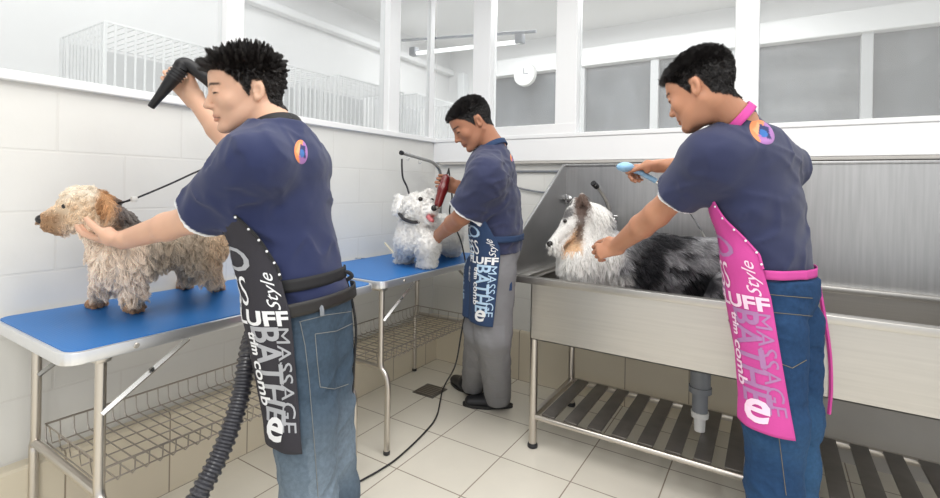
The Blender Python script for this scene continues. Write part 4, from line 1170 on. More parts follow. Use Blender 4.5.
class Apron:
    """cloth wrapped round the front of a figure; (u, v) with u from the far edge (0) to the camera-side edge (1), v from top (0) to hem (1)"""
    def __init__(s, vol, spine, f, zs, a_near, a_far, off=0.010, hang=0.42, nu=70, nv=80, seed=3, tilt=0.0):
        f = nrm(np.array([f[0], f[1], 0])); l = np.cross([0, 0, 1.0], f)
        Z = np.linspace(zs[0], zs[1], nv); G = np.zeros((nv, nu, 3)); Rm = []
        sp = np.array(spine); order = np.argsort(sp[:, 2])
        Ccs = []; Ds = []
        for z in Z:
            C = np.array([np.interp(z, sp[order, 2], sp[order, k]) for k in (0, 1)] + [z])
            a1 = np.interp(-z, [-q[0] for q in a_near], [q[1] for q in a_near]); a0 = np.interp(-z, [-q[0] for q in a_far], [q[1] for q in a_far])
            th = np.radians(np.linspace(a0, a1, nu))
            D = np.cos(th)[:, None] * f + np.sin(th)[:, None] * l
            Ccs.append(C); Ds.append(D)
            Rm.append(march(vol, np.tile(C, (nu, 1)), D, off, 0.34, 0.02, 90))
        Rm = np.array(Rm)
        for i in range(1, nv):      # below the waist the cloth hangs and does not follow the legs inwards
            if Z[i] < hang_z(zs, hang):
                Rm[i] = np.maximum(Rm[i], Rm[i - 1] * (1 - 0.006))
        for _ in range(6):
            Rp = np.pad(Rm, 1, 'edge'); Rm = np.maximum(0.5 * Rp[1:-1, 1:-1] + 0.125 * (Rp[:-2, 1:-1] + Rp[2:, 1:-1] + Rp[1:-1, :-2] + Rp[1:-1, 2:]), Rm - 0.004)
        w = wobble(seed, 14.0, (1, 1, 0.25)); w2 = wobble(seed + 1, 34.0, (1, 1, 0.45))
        for i in range(nv):
            p = Ccs[i] + Ds[i] * Rm[i][:, None]
            k = sstep(zs[0] - 0.15, zs[1], np.array([Z[i]]))[0]
            amp = 0.003 + 0.011 * (1 - (Z[i] - zs[1]) / (zs[0] - zs[1]))
            q = p.astype(np.float32)
            p = p + Ds[i] * (amp * (w(q) * 0.7 + 0.3) + 0.002 * w2(q))[:, None]
            G[i] = p
        G[:, :, 2] += tilt * np.linspace(0, 1, nu)[None, :] * np.linspace(0, 1, nv)[:, None]
        s.G = G; s.nv, s.nu = nv, nu
    def at(s, u, v):
        x = np.clip(u, 0, 1) * (s.nu - 1.001); y = np.clip(v, 0, 1) * (s.nv - 1.001)
        i, j = y.astype(int), x.astype(int); a, b = (y - i)[:, None], (x - j)[:, None]
        g = lambda A: (A[i, j] * (1 - a) * (1 - b) + A[i + 1, j] * a * (1 - b) + A[i, j + 1] * (1 - a) * b + A[i + 1, j + 1] * a * b)
        return g(s.G), g(s.N)
    def build(s, parent, material):
        s.o, s.N = sheet('apron', s.G, 0.0022, material, parent)
        # outward side = away from the body
        s.sgn = -1.0
        return s.o
    def word(s, txt, material, u, v, du, dv, rot=0, shear=0.0, bold=0.0, off=0.0036):
        if material == 'print_white' or material == 'print_pink': off = 0.0046
        """rot in quarter turns; du, dv = box of the word in u and v"""
        V, F = text_mesh(txt, 1.0, 0.0, shear, bold)
        lo, hi = V.min(0), V.max(0); V = (V - (lo + hi) / 2) / np.maximum(hi - lo, 1e-6)
        x, y = V[:, 0], V[:, 1]
        if rot == 1: x, y = -y, x             # reads upwards
        elif rot == 3: x, y = y, -x           # reads downwards
        uu = u + x * du; vv = v - y * dv
        p, n = s.at(uu, vv)
        return p + n * off * s.sgn, F
    def words(s, name, material, items, parent):
        for it in items:
            a = dict(it); t = a.pop('t'); V, F = s.word(t, material, **a)
            mesh_obj(name, V, F, material, parent, smooth=False)
def hang_z(zs, hang): return zs[0] + (zs[1] - zs[0]) * hang

def shoe(C, h, parent, sc=1.0):
    """C: heel on the floor, h: direction of the toe"""
    h = nrm([h[0], h[1], 0]); s = np.cross([0, 0, 1.0], h); C = np.array([C[0], C[1], 0.0]); z = np.array([0, 0, 1.0])
    v = Vol(); v.u(cone(C + 0.045 * h + 0.040 * z, C + 0.12 * h + 0.040 * z, 0.036, 0.036, s, 1.05), 0.02)
    v.u(cone(C + 0.12 * h + 0.038 * z, C + 0.235 * h + 0.028 * z, 0.036, 0.024, s, 1.5), 0.02)
    v.u(cone(C + 0.045 * h + 0.03 * z, C + 0.05 * h + 0.085 * z, 0.036, 0.040), 0.02)
    v.u(cone(C + 0.12 * h + 0.06 * z, C + 0.14 * h + 0.062 * z, 0.022, 0.018, s, 1.4), 0.015)
    v.cut(half((0, 0, -1), (0, 0, 0.012)), 0.003)
    V, F = v.mesh(0.005, 1); o = mesh_obj('shoe', V, F, 'shoe_leather', parent)
    pts = [(-0.004 + 0.04 * (1 - math.cos(a)) if False else 0, 0) for a in (0,)]
    m = MB(); ring = []
    for k in range(28):
        a = 2 * math.pi * k / 28; x = 0.130 + 0.140 * math.cos(a); wd = (0.040 if x < 0.1 else 0.049) * math.sin(a)
        ring.append(C + x * h + wd * s)
    lo = [p + 0.001 * z for p in ring]; hi = [p + 0.018 * z for p in ring]; n = len(ring)
    m.add(lo + hi, [tuple(range(n))[::-1], tuple(range(n, 2 * n))] + [(i, (i + 1) % n, n + (i + 1) % n, n + i) for i in range(n)])
    m.build('sole', 'sole', o)
    return o

def cloth_disp(seed, amp=0.004):
    w1 = wobble(seed, 24.0, (0.9, 0.9, 1.5)); w2 = wobble(seed + 5, 15.0, (1, 1, 1.7)); w3 = wobble(seed + 9, 55.0, (0.8, 0.8, 1.3))
    return lambda p: amp * (1.5 * np.abs(w1(p)) - 0.5) + amp * (1.6 * np.abs(w2(p)) - 0.6) + 0.3 * amp * w3(p)

def person(label, head, hf, hu, neck, torso, tw, f, arms, legs, waist_z, shirt_hem_z, tone, hair_c, denim_c, fade, shirt_c, apron, hair_len=(0.02, 0.03), spike=0.6,
           trousers='trousers', pants_mat='denim', belt=None, hands=(), seed=1, loc=None, sleeve_r=(0.066, 0.068), collar_c=None, logo=None, neck_r=0.052, extra_folds=(), pe=0.008, fold=0.0065, strap=None, hair_clump=(0.05, 0.45), collar_r=0.060):
    root = empty('person', loc, label, 'person')
    f = nrm([f[0], f[1], 0]); l = np.cross([0, 0, 1.0], f)
    H = Frame(head, hf, hu)
    # ---- skin
    v = Vol(); add_head(v, H, neck, neck_r=neck_r)
    for i in range(len(torso) - 1):
        v.u(cone(torso[i], torso[i + 1], tw[i][0] * 0.90, tw[i + 1][0] * 0.90, l, tw[i][1]), 0.03)
    v.u(cone(neck, torso[0], 0.055, 0.07), 0.03)
    for a in arms:
        v.u(cone(torso[0] + 0.4 * (a['s'] - torso[0]), a['s'], 0.06, 0.050), 0.03)
        v.u(cone(a['s'], a['e'], 0.046, a.get('re', 0.038)), 0.02)
        m_ = a['e'] + 0.35 * (a['w'] - a['e'])
        v.u(cone(a['e'], m_, a.get('re', 0.038), a.get('re', 0.038) * 1.02), 0.015)
        v.u(cone(m_, a['w'], a.get('re', 0.038) * 1.0, a.get('rw', 0.026)), 0.012)
        add_hand(v, a['w'], a['h'], a['pn'], **a.get('hand', {}))
    V, F = v.mesh(0.0037, 1)
    c = np.tile(np.array([tone]), (len(V), 1)); L = H.loc(V)
    wn = wobble(seed, 30.0)(V.astype(np.float32)); c = c * (1 + 0.05 * wn[:, None] * np.array([[0.5, 1, 1]]))
    c = head_colors(c, L, tone, hair_c)
    mesh_obj('body', V, F, 'skin', root, colors=c)
    # ---- hair
    n = 16000
    near = lambda q: hair_mask(H.loc(q)) * (np.linalg.norm(H.loc(q), axis=1) < 0.16)
    p, nn = sample(V, F, n, near); Lp = H.loc(p)
    d = nn * spike + (-0.35 * H.f * (1 - spike) + 0.0 * H.u)[None] + RNG.normal(0, 0.16, (n, 3))
    top = sstep(0.05, 0.10, Lp[:, 2])
    d += (top * 0.7 * spike)[:, None] * H.u
    front = sstep(0.03, 0.08, Lp[:, 1]); d += (front * 0.5)[:, None] * H.f
    down = sstep(0.06, -0.02, Lp[:, 2]); d += (down * 0.9)[:, None] * (-H.u - 0.4 * H.f)[None]
    d /= np.linalg.norm(d, axis=1)[:, None]
    ln = RNG.uniform(hair_len[0], hair_len[1], n) * (0.30 + 0.70 * sstep(0.02, 0.09, Lp[:, 2])) * (1 + 0.25 * front)
    strands('hair', p, d, ln, np.array(hair_c)[None] * RNG.normal(1, 0.2, (n, 1)).clip(0.4, 1.7), 0.0008, root, 5, 0.1, 0.002, 3, hair_clump, 'human_hair')
    # ---- torso + leg volume used to drape the clothes
    t = Vol()
    for i in range(len(torso) - 1): t.u(cone(torso[i], torso[i + 1], tw[i][0], tw[i + 1][0], l, tw[i][1]), 0.05)
    sh = Vol(); sh.ops = list(t.ops)
    sh.u(cone(neck + 0.01 * nrm(neck - torso[0]), torso[0], collar_r, 0.090, l, 1.15), 0.05)
    cuffs = []
    for a in arms:
        q = a['s'] + a.get('sl', 0.72) * (a['e'] - a['s']); ax = nrm(a['e'] - a['s'])
        rs = a.get('sr', sleeve_r)
        sh.u(cone(torso[0] + 0.25 * (a['s'] - torso[0]), a['s'], 0.082, rs[0], l, 1.0), 0.07)
        sh.u(inter(cone(a['s'], q + 0.08 * ax, rs[0], rs[1] * 1.04), half(ax, q)), 0.05)
        cuffs.append((q, ax, rs))
    for (a_, b_, r_, k_) in extra_folds: sh.u(cone(a_, b_, r_, r_ * 0.6), k_)
    sh.disp(cloth_disp(seed, fold), 0)
    for q, ax, rs in cuffs: sh.sub(inter(cone(q - 0.028 * ax, q + 0.1 * ax, rs[1] - 0.007, rs[1] - 0.004), half(-ax, q - 0.028 * ax)), 0.002)
    # neck opening
    nd = nrm(neck - torso[0]); nv_ = nrm(nd + 0.45 * f); sh.sub(inter(cone(neck - 0.03 * nd, neck + 0.12 * nd, 0.076, 0.085), half(-nv_, neck + 0.004 * nd)), 0.003)
    sh.cut(half((0, 0, -1), (0, 0, shirt_hem_z)), 0.004)
    SV, SF = sh.mesh(0.0055, 1)
    c = np.tile(np.array([shirt_c]), (len(SV), 1))
    for q, ax, rs in cuffs:
        dd = (SV - q) @ ax; rad = np.linalg.norm((SV - q) - dd[:, None] * ax, axis=1)
        c = mixc(c, (0.85, 0.86, 0.88), sstep(-0.0075, -0.0045, dd) * (rad < rs[1] * 1.3) * (dd < 0.02))
    dn = (SV - (neck + 0.004 * nd)) @ nv_
    if collar_c is not None: c = mixc(c, collar_c, sstep(-0.016, -0.010, dn) * (np.linalg.norm(SV - neck, axis=1) < 0.12))
    shirt = mesh_obj('shirt', SV, SF, 'cloth_col', root, colors=c); st = surf_tree(SV, SF)
    if logo: patch('shirt_emblem', st, *logo, parent=shirt, colfn=logo_col)
    # ---- trousers
    tr = Vol(); hipc = torso[-1]
    tr.u(cone(np.array([hipc[0], hipc[1], waist_z + 0.03]), hipc, tw[-1][0] + pe - 0.004, tw[-1][0] + pe, l, tw[-1][1]), 0.04)
    for g in legs:
        pts = g['pts']; rs = g['r']
        for i in range(len(pts) - 1): tr.u(cone(pts[i], pts[i + 1], rs[i], rs[i + 1]), 0.03)
    lv = Vol(); lv.ops = list(tr.ops)
    wj = wobble(seed + 40, 24.0, (1, 1, 2.2)); wk = wobble(seed + 41, 70.0, (0.7, 0.7, 1.6))
    tr.disp(lambda p: 0.0095 * np.abs(wj(p)) - 0.004 + 0.004 * np.abs(wk(p)), 0)
    tr.cut(half((0, 0, 1), (0, 0, waist_z)), 0.003)
    hz = min(g['hem'] for g in legs); tr.cut(half((0, 0, -1), (0, 0, hz)), 0.003)
    TV, TF = tr.mesh(0.006, 1)
    c = np.tile(np.array([denim_c]), (len(TV), 1)); wf = wobble(seed + 50, 9.0)(TV.astype(np.float32))
    if fade is not None:
        for g in legs:
            a, b = g['pts'][0], g['pts'][-1]
            tt = np.clip((TV - a) @ (b - a) / ((b - a) @ (b - a)), 0, 1); dd = np.linalg.norm(TV - (a + tt[:, None] * (b - a)), axis=1)
            c = mixc(c, fade, 0.75 * sstep(0.18, 0.5, tt) * sstep(-0.3, 0.8, wf + 0.35) * (dd < 0.2))
    pants = mesh_obj(trousers, TV, TF, pants_mat, root, colors=c); pt = surf_tree(TV, TF)
    for g in legs:
        if g.get('shoe'): shoe(*g['shoe'], root)
    dr = Vol(); dr.ops = t.ops + lv.ops
    nb = Vol(); nb.ops = list(sh.ops[:0]); nb.u(cone(H.w(0, -0.030, -0.040), neck, neck_r, neck_r + 0.006), 0.02).u(cone(neck, torso[0], collar_r, 0.09, l, 1.15), 0.03)
    ax_ = nrm(nd + 0.62 * f)
    if strap: band('neck_strap', nb, neck + 0.012 * nd - 0.012 * f, f, ax_, 0.013, 0.004, strap, root, 0.003, tmax=0.13)
    bt = surf_tree(V, F)
    return dict(bt=bt, root=root, shirt=shirt, pants=pants, st=st, pt=pt, drape=dr, torsovol=t, f=f, l=l, H=H, sh=sh)

Zv = np.array([0, 0, 1.0])
NAVY = (0.020, 0.028, 0.085)
mat('apron_black', (0.028, 0.026, 0.034), 0.8, bump=0.3, bscale=300)
mat('apron_navy', (0.018, 0.045, 0.115), 0.8, bump=0.3, bscale=300)
mat('apron_pink', (0.62, 0.065, 0.33), 0.75, bump=0.3, bscale=300)
mat('strap_black', (0.012, 0.012, 0.014), 0.7)
mat('belt_leather', (0.015, 0.013, 0.012), 0.5)
mat('stitch', (0.20, 0.21, 0.21), 0.8)
mat('stitch_tan', (0.17, 0.15, 0.11), 0.8)
mat('stitch_dark', (0.03, 0.05, 0.10), 0.8)
mat('button_metal', (0.25, 0.22, 0.18), 0.35, 0.9)

def apron_words(A, root, big, small, outline):
    A.words('apron_print', big, [
        dict(t='BATHE', u=0.865, v=0.69, du=0.14, dv=0.40, rot=3, bold=0.02),
        dict(t='HAIR', u=0.66, v=0.36, du=0.17, dv=0.20, rot=3, bold=0.01),
        dict(t='O', u=0.80, v=0.22, du=0.18, dv=0.10, bold=0.01),
        dict(t='L', u=0.16, v=0.5, du=0.2, dv=0.2), dict(t='SHINE', u=0.35, v=0.68, du=0.14, dv=0.34, rot=3)], A.o)
    A.words('apron_print', small, [
        dict(t='Style', u=0.945, v=0.345, du=0.075, dv=0.15, rot=1, shear=0.35),
        dict(t='FLUFF', u=0.825, v=0.455, du=0.33, dv=0.062, bold=0.035),
        dict(t='trim', u=0.795, v=0.565, du=0.055, dv=0.10, rot=3, bold=0.035),
        dict(t='comb', u=0.80, v=0.735, du=0.07, dv=0.19, rot=3, bold=0.02),
        dict(t='e', u=0.86, v=0.915, du=0.12, dv=0.10, rot=0, shear=0.25, bold=0.02),
        dict(t='WASH', u=0.72, v=0.12, du=0.09, dv=0.16, rot=3),
        dict(t='HE', u=0.60, v=0.60, du=0.11, dv=0.13, rot=0),
        dict(t='SSS', u=0.74, v=0.35, du=0.17, dv=0.12, rot=0, shear=0.2)], A.o)
    A.words('apron_print', outline, [
        dict(t='MASSAGE', u=0.95, v=0.705, du=0.07, dv=0.42, rot=3)], A.o)

def straps(A, parent, side_pts, m, dots=True):
    o = MB().tube(spline(side_pts, 5), 0.004, 6).build('apron_string', m, parent)
    return o
# ---------------------------------------------------------------- the man with the dryer nozzle (front left)
J = lambda x, y, d: P(x, y, d)
fX = np.array([-1.0, 0.0, 0.0])
hf = -0.84 * cR0 - 0.52 * cF - 0.20 * Zv
neck1 = J(277, 133, 1.38)
sN, sF = J(257, 163, 1.24), J(298, 163, 1.50)
A1 = dict(s=sN, e=J(192, 219, 1.30), w=J(124, 240, 1.38), h=-0.97 * cR0 + 0.20 * cF + 0.0 * Zv, pn=Zv * 0.95 + 0.25 * cF,
          hand=dict(curl=(0.28, 0.28, 0.3, 0.35), side=-1, thumb=(0.75, 0.45, 0.5)), sl=0.90, sr=(0.072, 0.062), re=0.038, rw=0.027)
A2 = dict(s=sF, e=J(232, 146, 1.58), w=J(193, 97, 1.62), h=-0.72 * cR0 + 0.68 * Zv, pn=-1.0 * cF - 0.1 * cR0,
          hand=dict(curl=(0.95, 1.0, 1.0, 1.0), side=1, thumb=(0.55, 0.65, 0.5), thumb_curl=0.7), sl=0.45, re=0.037, rw=0.026)
tors = [J(277, 160, 1.375), J(279, 205, 1.385), J(291, 255, 1.39), J(304, 298, 1.39)]
legs1 = [dict(pts=[J(301, 325, 1.35), J(305, 420, 1.33), J(309, 500, 1.32), np.array([*J(309, 500, 1.32)[:2], 0.0])], r=[0.094, 0.085, 0.074, 0.068], hem=0.05),
         dict(pts=[J(322, 322, 1.44), J(326, 410, 1.45), J(334, 490, 1.46), np.array([*J(334, 490, 1.46)[:2], 0.0])], r=[0.090, 0.080, 0.070, 0.066], hem=0.05)]
for g in legs1: g['shoe'] = (g['pts'][3] + np.array([0.06, 0, 0]), fX)
m1 = person('man in navy T-shirt and black printed apron holding the dryer nozzle over the tan dog', J(246, 93, 1.38), hf, Zv, neck1, tors,
            [(0.093, 1.66), (0.096, 1.42), (0.094, 1.36), (0.104, 1.34)], fX, [A1, A2], legs1, 0.888, 0.875,
            (0.66, 0.40, 0.28), (0.013, 0.010, 0.009), (0.052, 0.080, 0.115), (0.21, 0.265, 0.32), NAVY, None,
            strap='strap_black', hair_len=(0.020, 0.042), spike=0.85, hair_clump=(0.035, 0.75), seed=3, loc=tuple([*J(306, 298, 1.39)[:2], 0]), logo=((301, 152), (6.5, 4.0), (-1.5, 11.5)))
low = lambda L_: tuple(np.append(((L_[0]['pts'][1] + L_[1]['pts'][1]) / 2)[:2], 0.45))
sp1 = [tuple(p) for p in tors] + [low(legs1)]
ap1 = Apron(m1['drape'], sp1, fX, (1.16, 0.53), [(1.16, 100), (1.10, 113), (1.0, 128), (0.93, 128), (0.52, 131)], [(1.16, -55), (1.0, -80), (0.9, -62), (0.52, -55)], 0.008, 0.30, seed=3)
ap1.build(m1['root'], 'apron_black'); apron_words(ap1, m1['root'], 'print_grey', 'print_white', 'print_grey')
# ---------------------------------------------------------------- the man with the clipper
f2 = np.array([-0.95, -0.31, 0.0])
hf2 = -0.84 * cR0 - 0.12 * cF - 0.60 * Zv
tors2 = [J(491, 171, 2.27), J(495, 200, 2.28), J(497, 228, 2.28), J(498, 250, 2.28)]
B1 = dict(s=J(487, 178, 2.09), e=J(462, 216, 2.16), w=J(438, 236, 2.44), h=-0.35 * cR0 + 0.9 * cF - 0.10 * Zv, pn=-0.7 * cR0 - 0.5 * cF,
          hand=dict(curl=(0.4, 0.4, 0.4, 0.4), side=-1), sl=0.86, sr=(0.078, 0.076), re=0.041, rw=0.028)
B2 = dict(s=J(488, 176, 2.44), e=J(478, 190, 2.52), w=J(456, 187, 2.46), h=-0.98 * cR0 + 0.12 * Zv, pn=-1.0 * cF - 0.1 * cR0,
          hand=dict(curl=(0.9, 0.95, 1.0, 1.0), side=1, thumb=(0.7, 0.4, 0.5)), sl=0.8, re=0.036, rw=0.027)
q1, q2 = on_table(511, 407, 0), on_table(478, 397, 0)
legs2 = [dict(pts=[J(495, 272, 2.22), J(493, 335, 2.23), np.array([q1[0] - 0.060, q1[1] - 0.034, 0.0])], r=[0.098, 0.083, 0.066], hem=0.05, shoe=(q1, (-0.87, -0.49))),
         dict(pts=[J(486, 270, 2.34), J(481, 330, 2.36), np.array([q2[0] - 0.055, q2[1] + 0.022, 0.0])], r=[0.094, 0.080, 0.064], hem=0.05, shoe=(q2, (-0.93, 0.37)))]
for g in legs2: g['pts'] = g['pts'] if len(g['pts']) > 2 else g['pts']
mat('grey_trousers', (0.27, 0.265, 0.275), 0.8, attr='col', bump=0.25, bscale=300, spec=0.25)
m2 = person('man in navy T-shirt, grey trousers and dark blue apron clipping the white dog', J(472, 124, 2.26), hf2, Zv, J(493, 149, 2.28), tors2,
            [(0.100, 1.7), (0.105, 1.45), (0.105, 1.30), (0.108, 1.30)], f2, [B1, B2], legs2, 0.955, 0.918,
            (0.40, 0.185, 0.110), (0.012, 0.010, 0.010), (0.205, 0.205, 0.215), None, (0.030, 0.036, 0.085), (0.55, 0.42, 0.42),
            strap='apron_navy', hair_len=(0.012, 0.022), spike=0.4, seed=9, loc=tuple([*J(497, 250, 2.28)[:2], 0]), logo=((512.5, 155), (2.2, 1.0), (-0.6, 6.5)), pants_mat='grey_trousers', pe=-0.004)
sp2 = [tuple(p) for p in tors2] + [low(legs2)]
ap2 = Apron(m2['drape'], sp2, f2, (1.14, 0.60), [(1.14, 75), (1.03, 92), (0.96, 104), (0.6, 106)], [(1.14, -55), (1.0, -80), (0.6, -60)], 0.010, 0.30, seed=8)
ap2.build(m2['root'], 'apron_navy'); apron_words(ap2, m2['root'], 'print_pale_blue', 'print_white', 'print_pale_blue')
# ---------------------------------------------------------------- the man washing the collie
f3 = -0.62 * cR0 + 0.785 * cF
hf3 = -0.62 * cR0 + 0.78 * cF - 0.40 * Zv
tors3 = [J(752, 160, 1.53), J(758, 205, 1.53), J(767, 250, 1.51), J(774, 288, 1.50)]
C1 = dict(s=J(712, 160, 1.46), e=J(657, 214, 1.66), w=J(617, 246, 1.90), h=-0.75 * cR0 + 0.45 * cF - 0.35 * Zv, pn=0.45 * cR0 + 0.8 * cF - 0.3 * Zv,
          hand=dict(curl=(0.75, 0.8, 0.85, 0.9), side=-1, thumb=(0.75, 0.35, 0.35)), sl=0.62, sr=(0.080, 0.074), re=0.043, rw=0.029)
C2 = dict(s=J(784, 166, 1.66), e=J(735, 163, 1.86), w=J(657, 166, 1.90), h=-0.72 * cR0 + 0.65 * cF - 0.1 * Zv, pn=-0.9 * Zv - 0.35 * cF,
          hand=dict(curl=(0.85, 0.95, 1.0, 1.0), side=1, thumb=(0.9, 0.3, 0.3), thumb_curl=0.2), sl=0.75, re=0.036, rw=0.026)
k3, k4 = J(775, 420, 1.42), J(793, 415, 1.56)
legs3 = [dict(pts=[J(771, 325, 1.44), k3, np.array([k3[0] + 0.0, k3[1], 0.35]), np.array([k3[0] + 0.01, k3[1], 0.0])], r=[0.094, 0.080, 0.072, 0.066], hem=0.05),
         dict(pts=[J(790, 320, 1.56), k4, np.array([k4[0] + 0.0, k4[1], 0.35]), np.array([k4[0] + 0.01, k4[1], 0.0])], r=[0.092, 0.078, 0.070, 0.066], hem=0.05)]
for g in legs3: g['shoe'] = (g['pts'][3] - 0.05 * f3, f3)
m3 = person('man in navy T-shirt, blue jeans and pink printed apron washing the collie', J(700, 91, 1.48), hf3, Zv, J(735, 123, 1.50), tors3,
            [(0.100, 1.75), (0.102, 1.5), (0.100, 1.40), (0.108, 1.36)], f3, [C1, C2], legs3, 0.965, 0.95,
            (0.50, 0.245, 0.150), (0.010, 0.008, 0.008), (0.019, 0.054, 0.130), (0.038, 0.100, 0.205), (0.026, 0.032, 0.082), (0.80, 0.80, 0.82),
            strap='apron_pink', hair_len=(0.016, 0.028), spike=0.45, seed=15, loc=tuple([*J(774, 288, 1.50)[:2], 0]), logo=((762, 132), (12.5, 6.0), (-1, 11.0)))
sp3 = [tuple(p) for p in tors3] + [low(legs3)]
ap3 = Apron(m3['drape'], sp3, f3, (1.20, 0.54), [(1.20, 72), (1.13, 84), (1.04, 104), (0.96, 106), (0.54, 118)], [(1.20, -55), (1.0, -80), (0.5, -60)], 0.008, 0.30, seed=12)
ap3.build(m3['root'], 'apron_pink'); apron_words(ap3, m3['root'], 'print_mauve', 'print_pink', 'print_mauve')

# belts and apron ties
band('belt', m1['drape'], J(303, 299, 1.39), fX, nrm(Zv - 0.13 * cR0), 0.018, 0.004, 'belt_leather', m1['pants'], 0.003, a0=math.radians(100), a1=math.radians(262))
band('apron_tie', m1['sh'], J(297, 278, 1.39), fX, nrm(Zv - 0.10 * cR0), 0.017, 0.004, 'strap_black', m1['root'], 0.002, a0=math.radians(114), a1=math.radians(246))
band('apron_tie', m3['sh'], J(777, 268, 1.505), f3, Zv, 0.013, 0.005, 'apron_pink', m3['root'], 0.002, a0=math.radians(98), a1=math.radians(262))

band('apron_tie', m2['sh'], J(497, 236, 2.28), f2, Zv, 0.014, 0.004, 'apron_navy', m2['root'], 0.002, a0=math.radians(90), a1=math.radians(265))
# ---------------------------------------------------------------- stitching, pockets, strings on the clothes
def stitches(m, lines, mt, r=0.0011, name='stitching'):
    for ln in lines: stick_line(name, m['pt'], ln, r, mt, m['pants'], 0.0012)
stitches(m1, [[(299, 322), (326, 315), (354, 311)], [(315, 334), (336, 331), (355, 322)], [(315, 334), (317, 360), (320, 387)], [(320, 387), (334, 389), (348, 384)],
              [(300, 322), (305, 345), (309, 380), (314, 440), (318, 497)]], 'stitch')
stitches(m3, [[(766, 294), (785, 296), (812, 298)], [(768, 312), (788, 314), (812, 316)], [(769, 313), (771, 338), (774, 361)], [(774, 361), (792, 368), (806, 360)],
              [(769, 300), (772, 380), (786, 495)]], 'stitch_tan')
for (m, a, b) in ((m1, (319, 300), (320, 315)),):
    stick_line('belt_loop', m['pt'], [a, b], 0.006, 'grey_plastic', m['pants'], 0.010)
# dotted edge tape of the bibs
def tape(A, m, v0, v1, mt, n=6):
    vv = np.linspace(v0, v1, 24); p, nn = A.at(np.full(24, 1.0), vv)
    o = MB().tube(list(p - nn * 0.002), 0.0042, 6).build('bib_tape', mt, A.o)
    vv = np.linspace(v0 + 0.02, v1 - 0.02, n); p, nn = A.at(np.full(n, 1.0), vv)
    for q, k in zip(p, nn): MB().lathe([(0, 0), (0.0036, 0), (0.0030, 0.002), (0, 0.0028)], q - k * 0.0055, -k, 8).build('tape_dot', 'print_white', A.o)
tape(ap1, m1, 0.02, 0.30, 'strap_black'); tape(ap3, m3, 0.02, 0.30, 'apron_pink')
# loose tie ends
MB().tube(spline([P(346, 279, 1.44), P(352, 300, 1.44), P(356, 330, 1.45), P(354, 365, 1.46), P(351, 418, 1.47)], 6), 0.0038, 6).build('apron_string', 'strap_black', m1['root'])
m = MB(); m.tube(spline([P(338, 279, 1.44), P(346, 272, 1.44), P(352, 276, 1.44), P(345, 281, 1.44)], 5), 0.006, 6); m.build('apron_knot', 'strap_black', m1['root'])
m = MB(); m.tube(spline([P(505, 272, 2.17), P(509, 282, 2.16), P(509, 290, 2.16)], 5), 0.014, 6); m.build('apron_knot', 'apron_navy', m2['root'])
for (a, b) in ((816, 380), (831, 386)):
    MB().tube(spline([P(a - 12, b - 100, 1.62), P(a - 2, b - 40, 1.64), P(a, b, 1.64), P(a - 2, b + 28, 1.64)], 6), 0.006, 4).build('apron_string', 'apron_pink', m3['root'])

# ---------------------------------------------------------------- hand dryer with its corrugated hose
dr = empty('dryer_hose', tuple([*P(240, 340, 1.5)[:2], 0.0]), 'black dryer nozzle held up with its long corrugated hose running down to the floor', 'dryer hose')
tip, mid_, top = P(151, 107, 1.56), P(173, 79, 1.56), P(180, 70, 1.565)
m = MB(); m.tube([tip, tip + 0.04 * (mid_ - tip) / 0.12, mid_, top], [0.011, 0.0135, 0.0215, 0.0225], 18)
m.build('nozzle', 'black_plastic', dr)
g = MB()
for k in range(4):
    c_ = mid_ + (top - mid_) * (0.15 + 0.28 * k); d_ = nrm(top - mid_)
    g.tube([c_ - 0.003 * d_, c_ + 0.003 * d_], 0.0255, 18)
g.build('nozzle_collar', 'black_rubber', dr)
MB().tube(spline([top, P(183, 64, 1.57), P(190, 66, 1.58), P(206, 78, 1.60), P(216, 87, 1.62)], 6), [0.0225] * 6 + [0.021] * 19, 16).build('handle', 'black_plastic', dr)
pts = spline([P(214, 85, 1.615), P(240, 110, 1.70), P(268, 160, 1.78), P(282, 230, 1.78), P(270, 290, 1.62), P(251, 340, 1.38), P(240, 398, 1.30), P(222, 450, 1.24), P(196, 500, 1.18),
              P(170, 548, 1.16), np.array([*P(160, 560, 1.15)[:2], 0.03]) + (0.03, -0.03, 0)], 10)
pts = np.array(pts); seg = np.r_[0, np.cumsum(np.linalg.norm(np.diff(pts, axis=0), axis=1))]
sN_ = int(seg[-1] / 0.0042); tt = np.linspace(0, seg[-1], sN_)
pp = np.stack([np.interp(tt, seg, pts[:, k]) for k in range(3)], 1)
rr = [0.0225 + 0.0030 * (1 if (i // 2) % 2 == 0 else -0.6) for i in range(sN_)]
MB().tube(pp, rr, 14).build('hose', 'hose_plastic', dr)

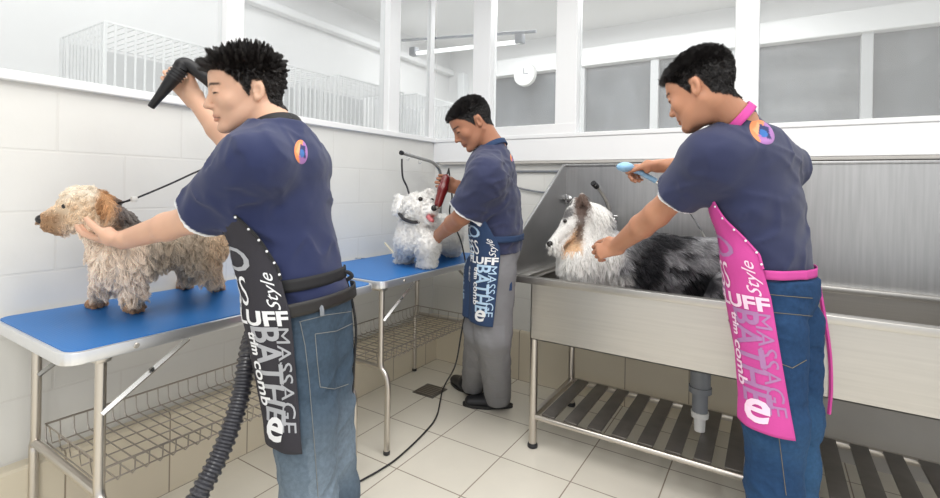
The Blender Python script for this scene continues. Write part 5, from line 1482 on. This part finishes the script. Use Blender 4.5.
# ---------------------------------------------------------------- clipper with its cord
ct = P(446, 178, 2.40); cb = P(438, 205, 2.37); ax_ = nrm(cb - ct)
cp = empty('hair_clipper', tuple(cb), 'dark red electric clipper with black cord held at the muzzle of the white dog', 'clipper')
v = Vol(); v.u(cone(ct, ct + 0.06 * ax_, 0.021, 0.026), 0.01).u(cone(ct + 0.06 * ax_, cb - 0.008 * ax_, 0.026, 0.021), 0.01)
V_, F_ = v.mesh(0.0035, 1); mesh_obj('housing', V_, F_, 'maroon', cp)
MB().tube([cb - 0.02 * ax_, cb + 0.006 * ax_, cb + 0.020 * ax_], [0.014, 0.013, 0.007], 10).build('blade', 'wire', cp)
MB().tube([ct + 0.01 * ax_, ct - 0.05 * ax_], [0.006, 0.003], 8).build('cord_guard', 'black_rubber', cp)
fl_ = [(444, 387), (437, 415), (425, 432), (400, 456), (380, 470), (357, 483), (330, 500)]
ce = ct - 0.05 * ax_
pts = [ce, P(449, 172, 2.44), P(452, 196, 2.47), P(450, 215, 2.50), P(462, 245, 2.62), P(468, 290, 2.55), P(461, 335, 2.50), P(455, 366, 2.56)] + [on_table(a, b, 0.006) for a, b in fl_]
cpts = [np.array([q[0], q[1], max(q[2], 0.005)]) for q in spline(pts, 8)]
MB().tube(cpts, 0.0042, 8).build('cord', 'black_rubber', cp)

# ---------------------------------------------------------------- hand shower
hh = empty('hand_shower', tuple(P(625, 168, 1.93)), 'pale blue hand shower head on a thin chrome hose over the bath', 'shower head')
v = Vol(); c0 = P(625, 167, 1.93)
v.u(ell(c0, (0.034, 0.030, 0.020)), 0.01).u(cone(c0, P(640, 172, 1.93), 0.014, 0.012), 0.01)
V_, F_ = v.mesh(0.0035, 1); mesh_obj('shower_head', V_, F_, 'pale_blue', hh)
MB().tube([P(638, 171, 1.93), P(656, 181, 1.92)], 0.011, 12).build('handle', 'pale_blue', hh)
MB().tube(spline([P(655, 181, 1.92), P(668, 190, 1.93), P(690, 212, 2.05), P(707, 240, 2.28), P(725, 262, 2.30), P(740, 300, 2.28)], 6), 0.006, 8).build('hose', 'chrome', hh)
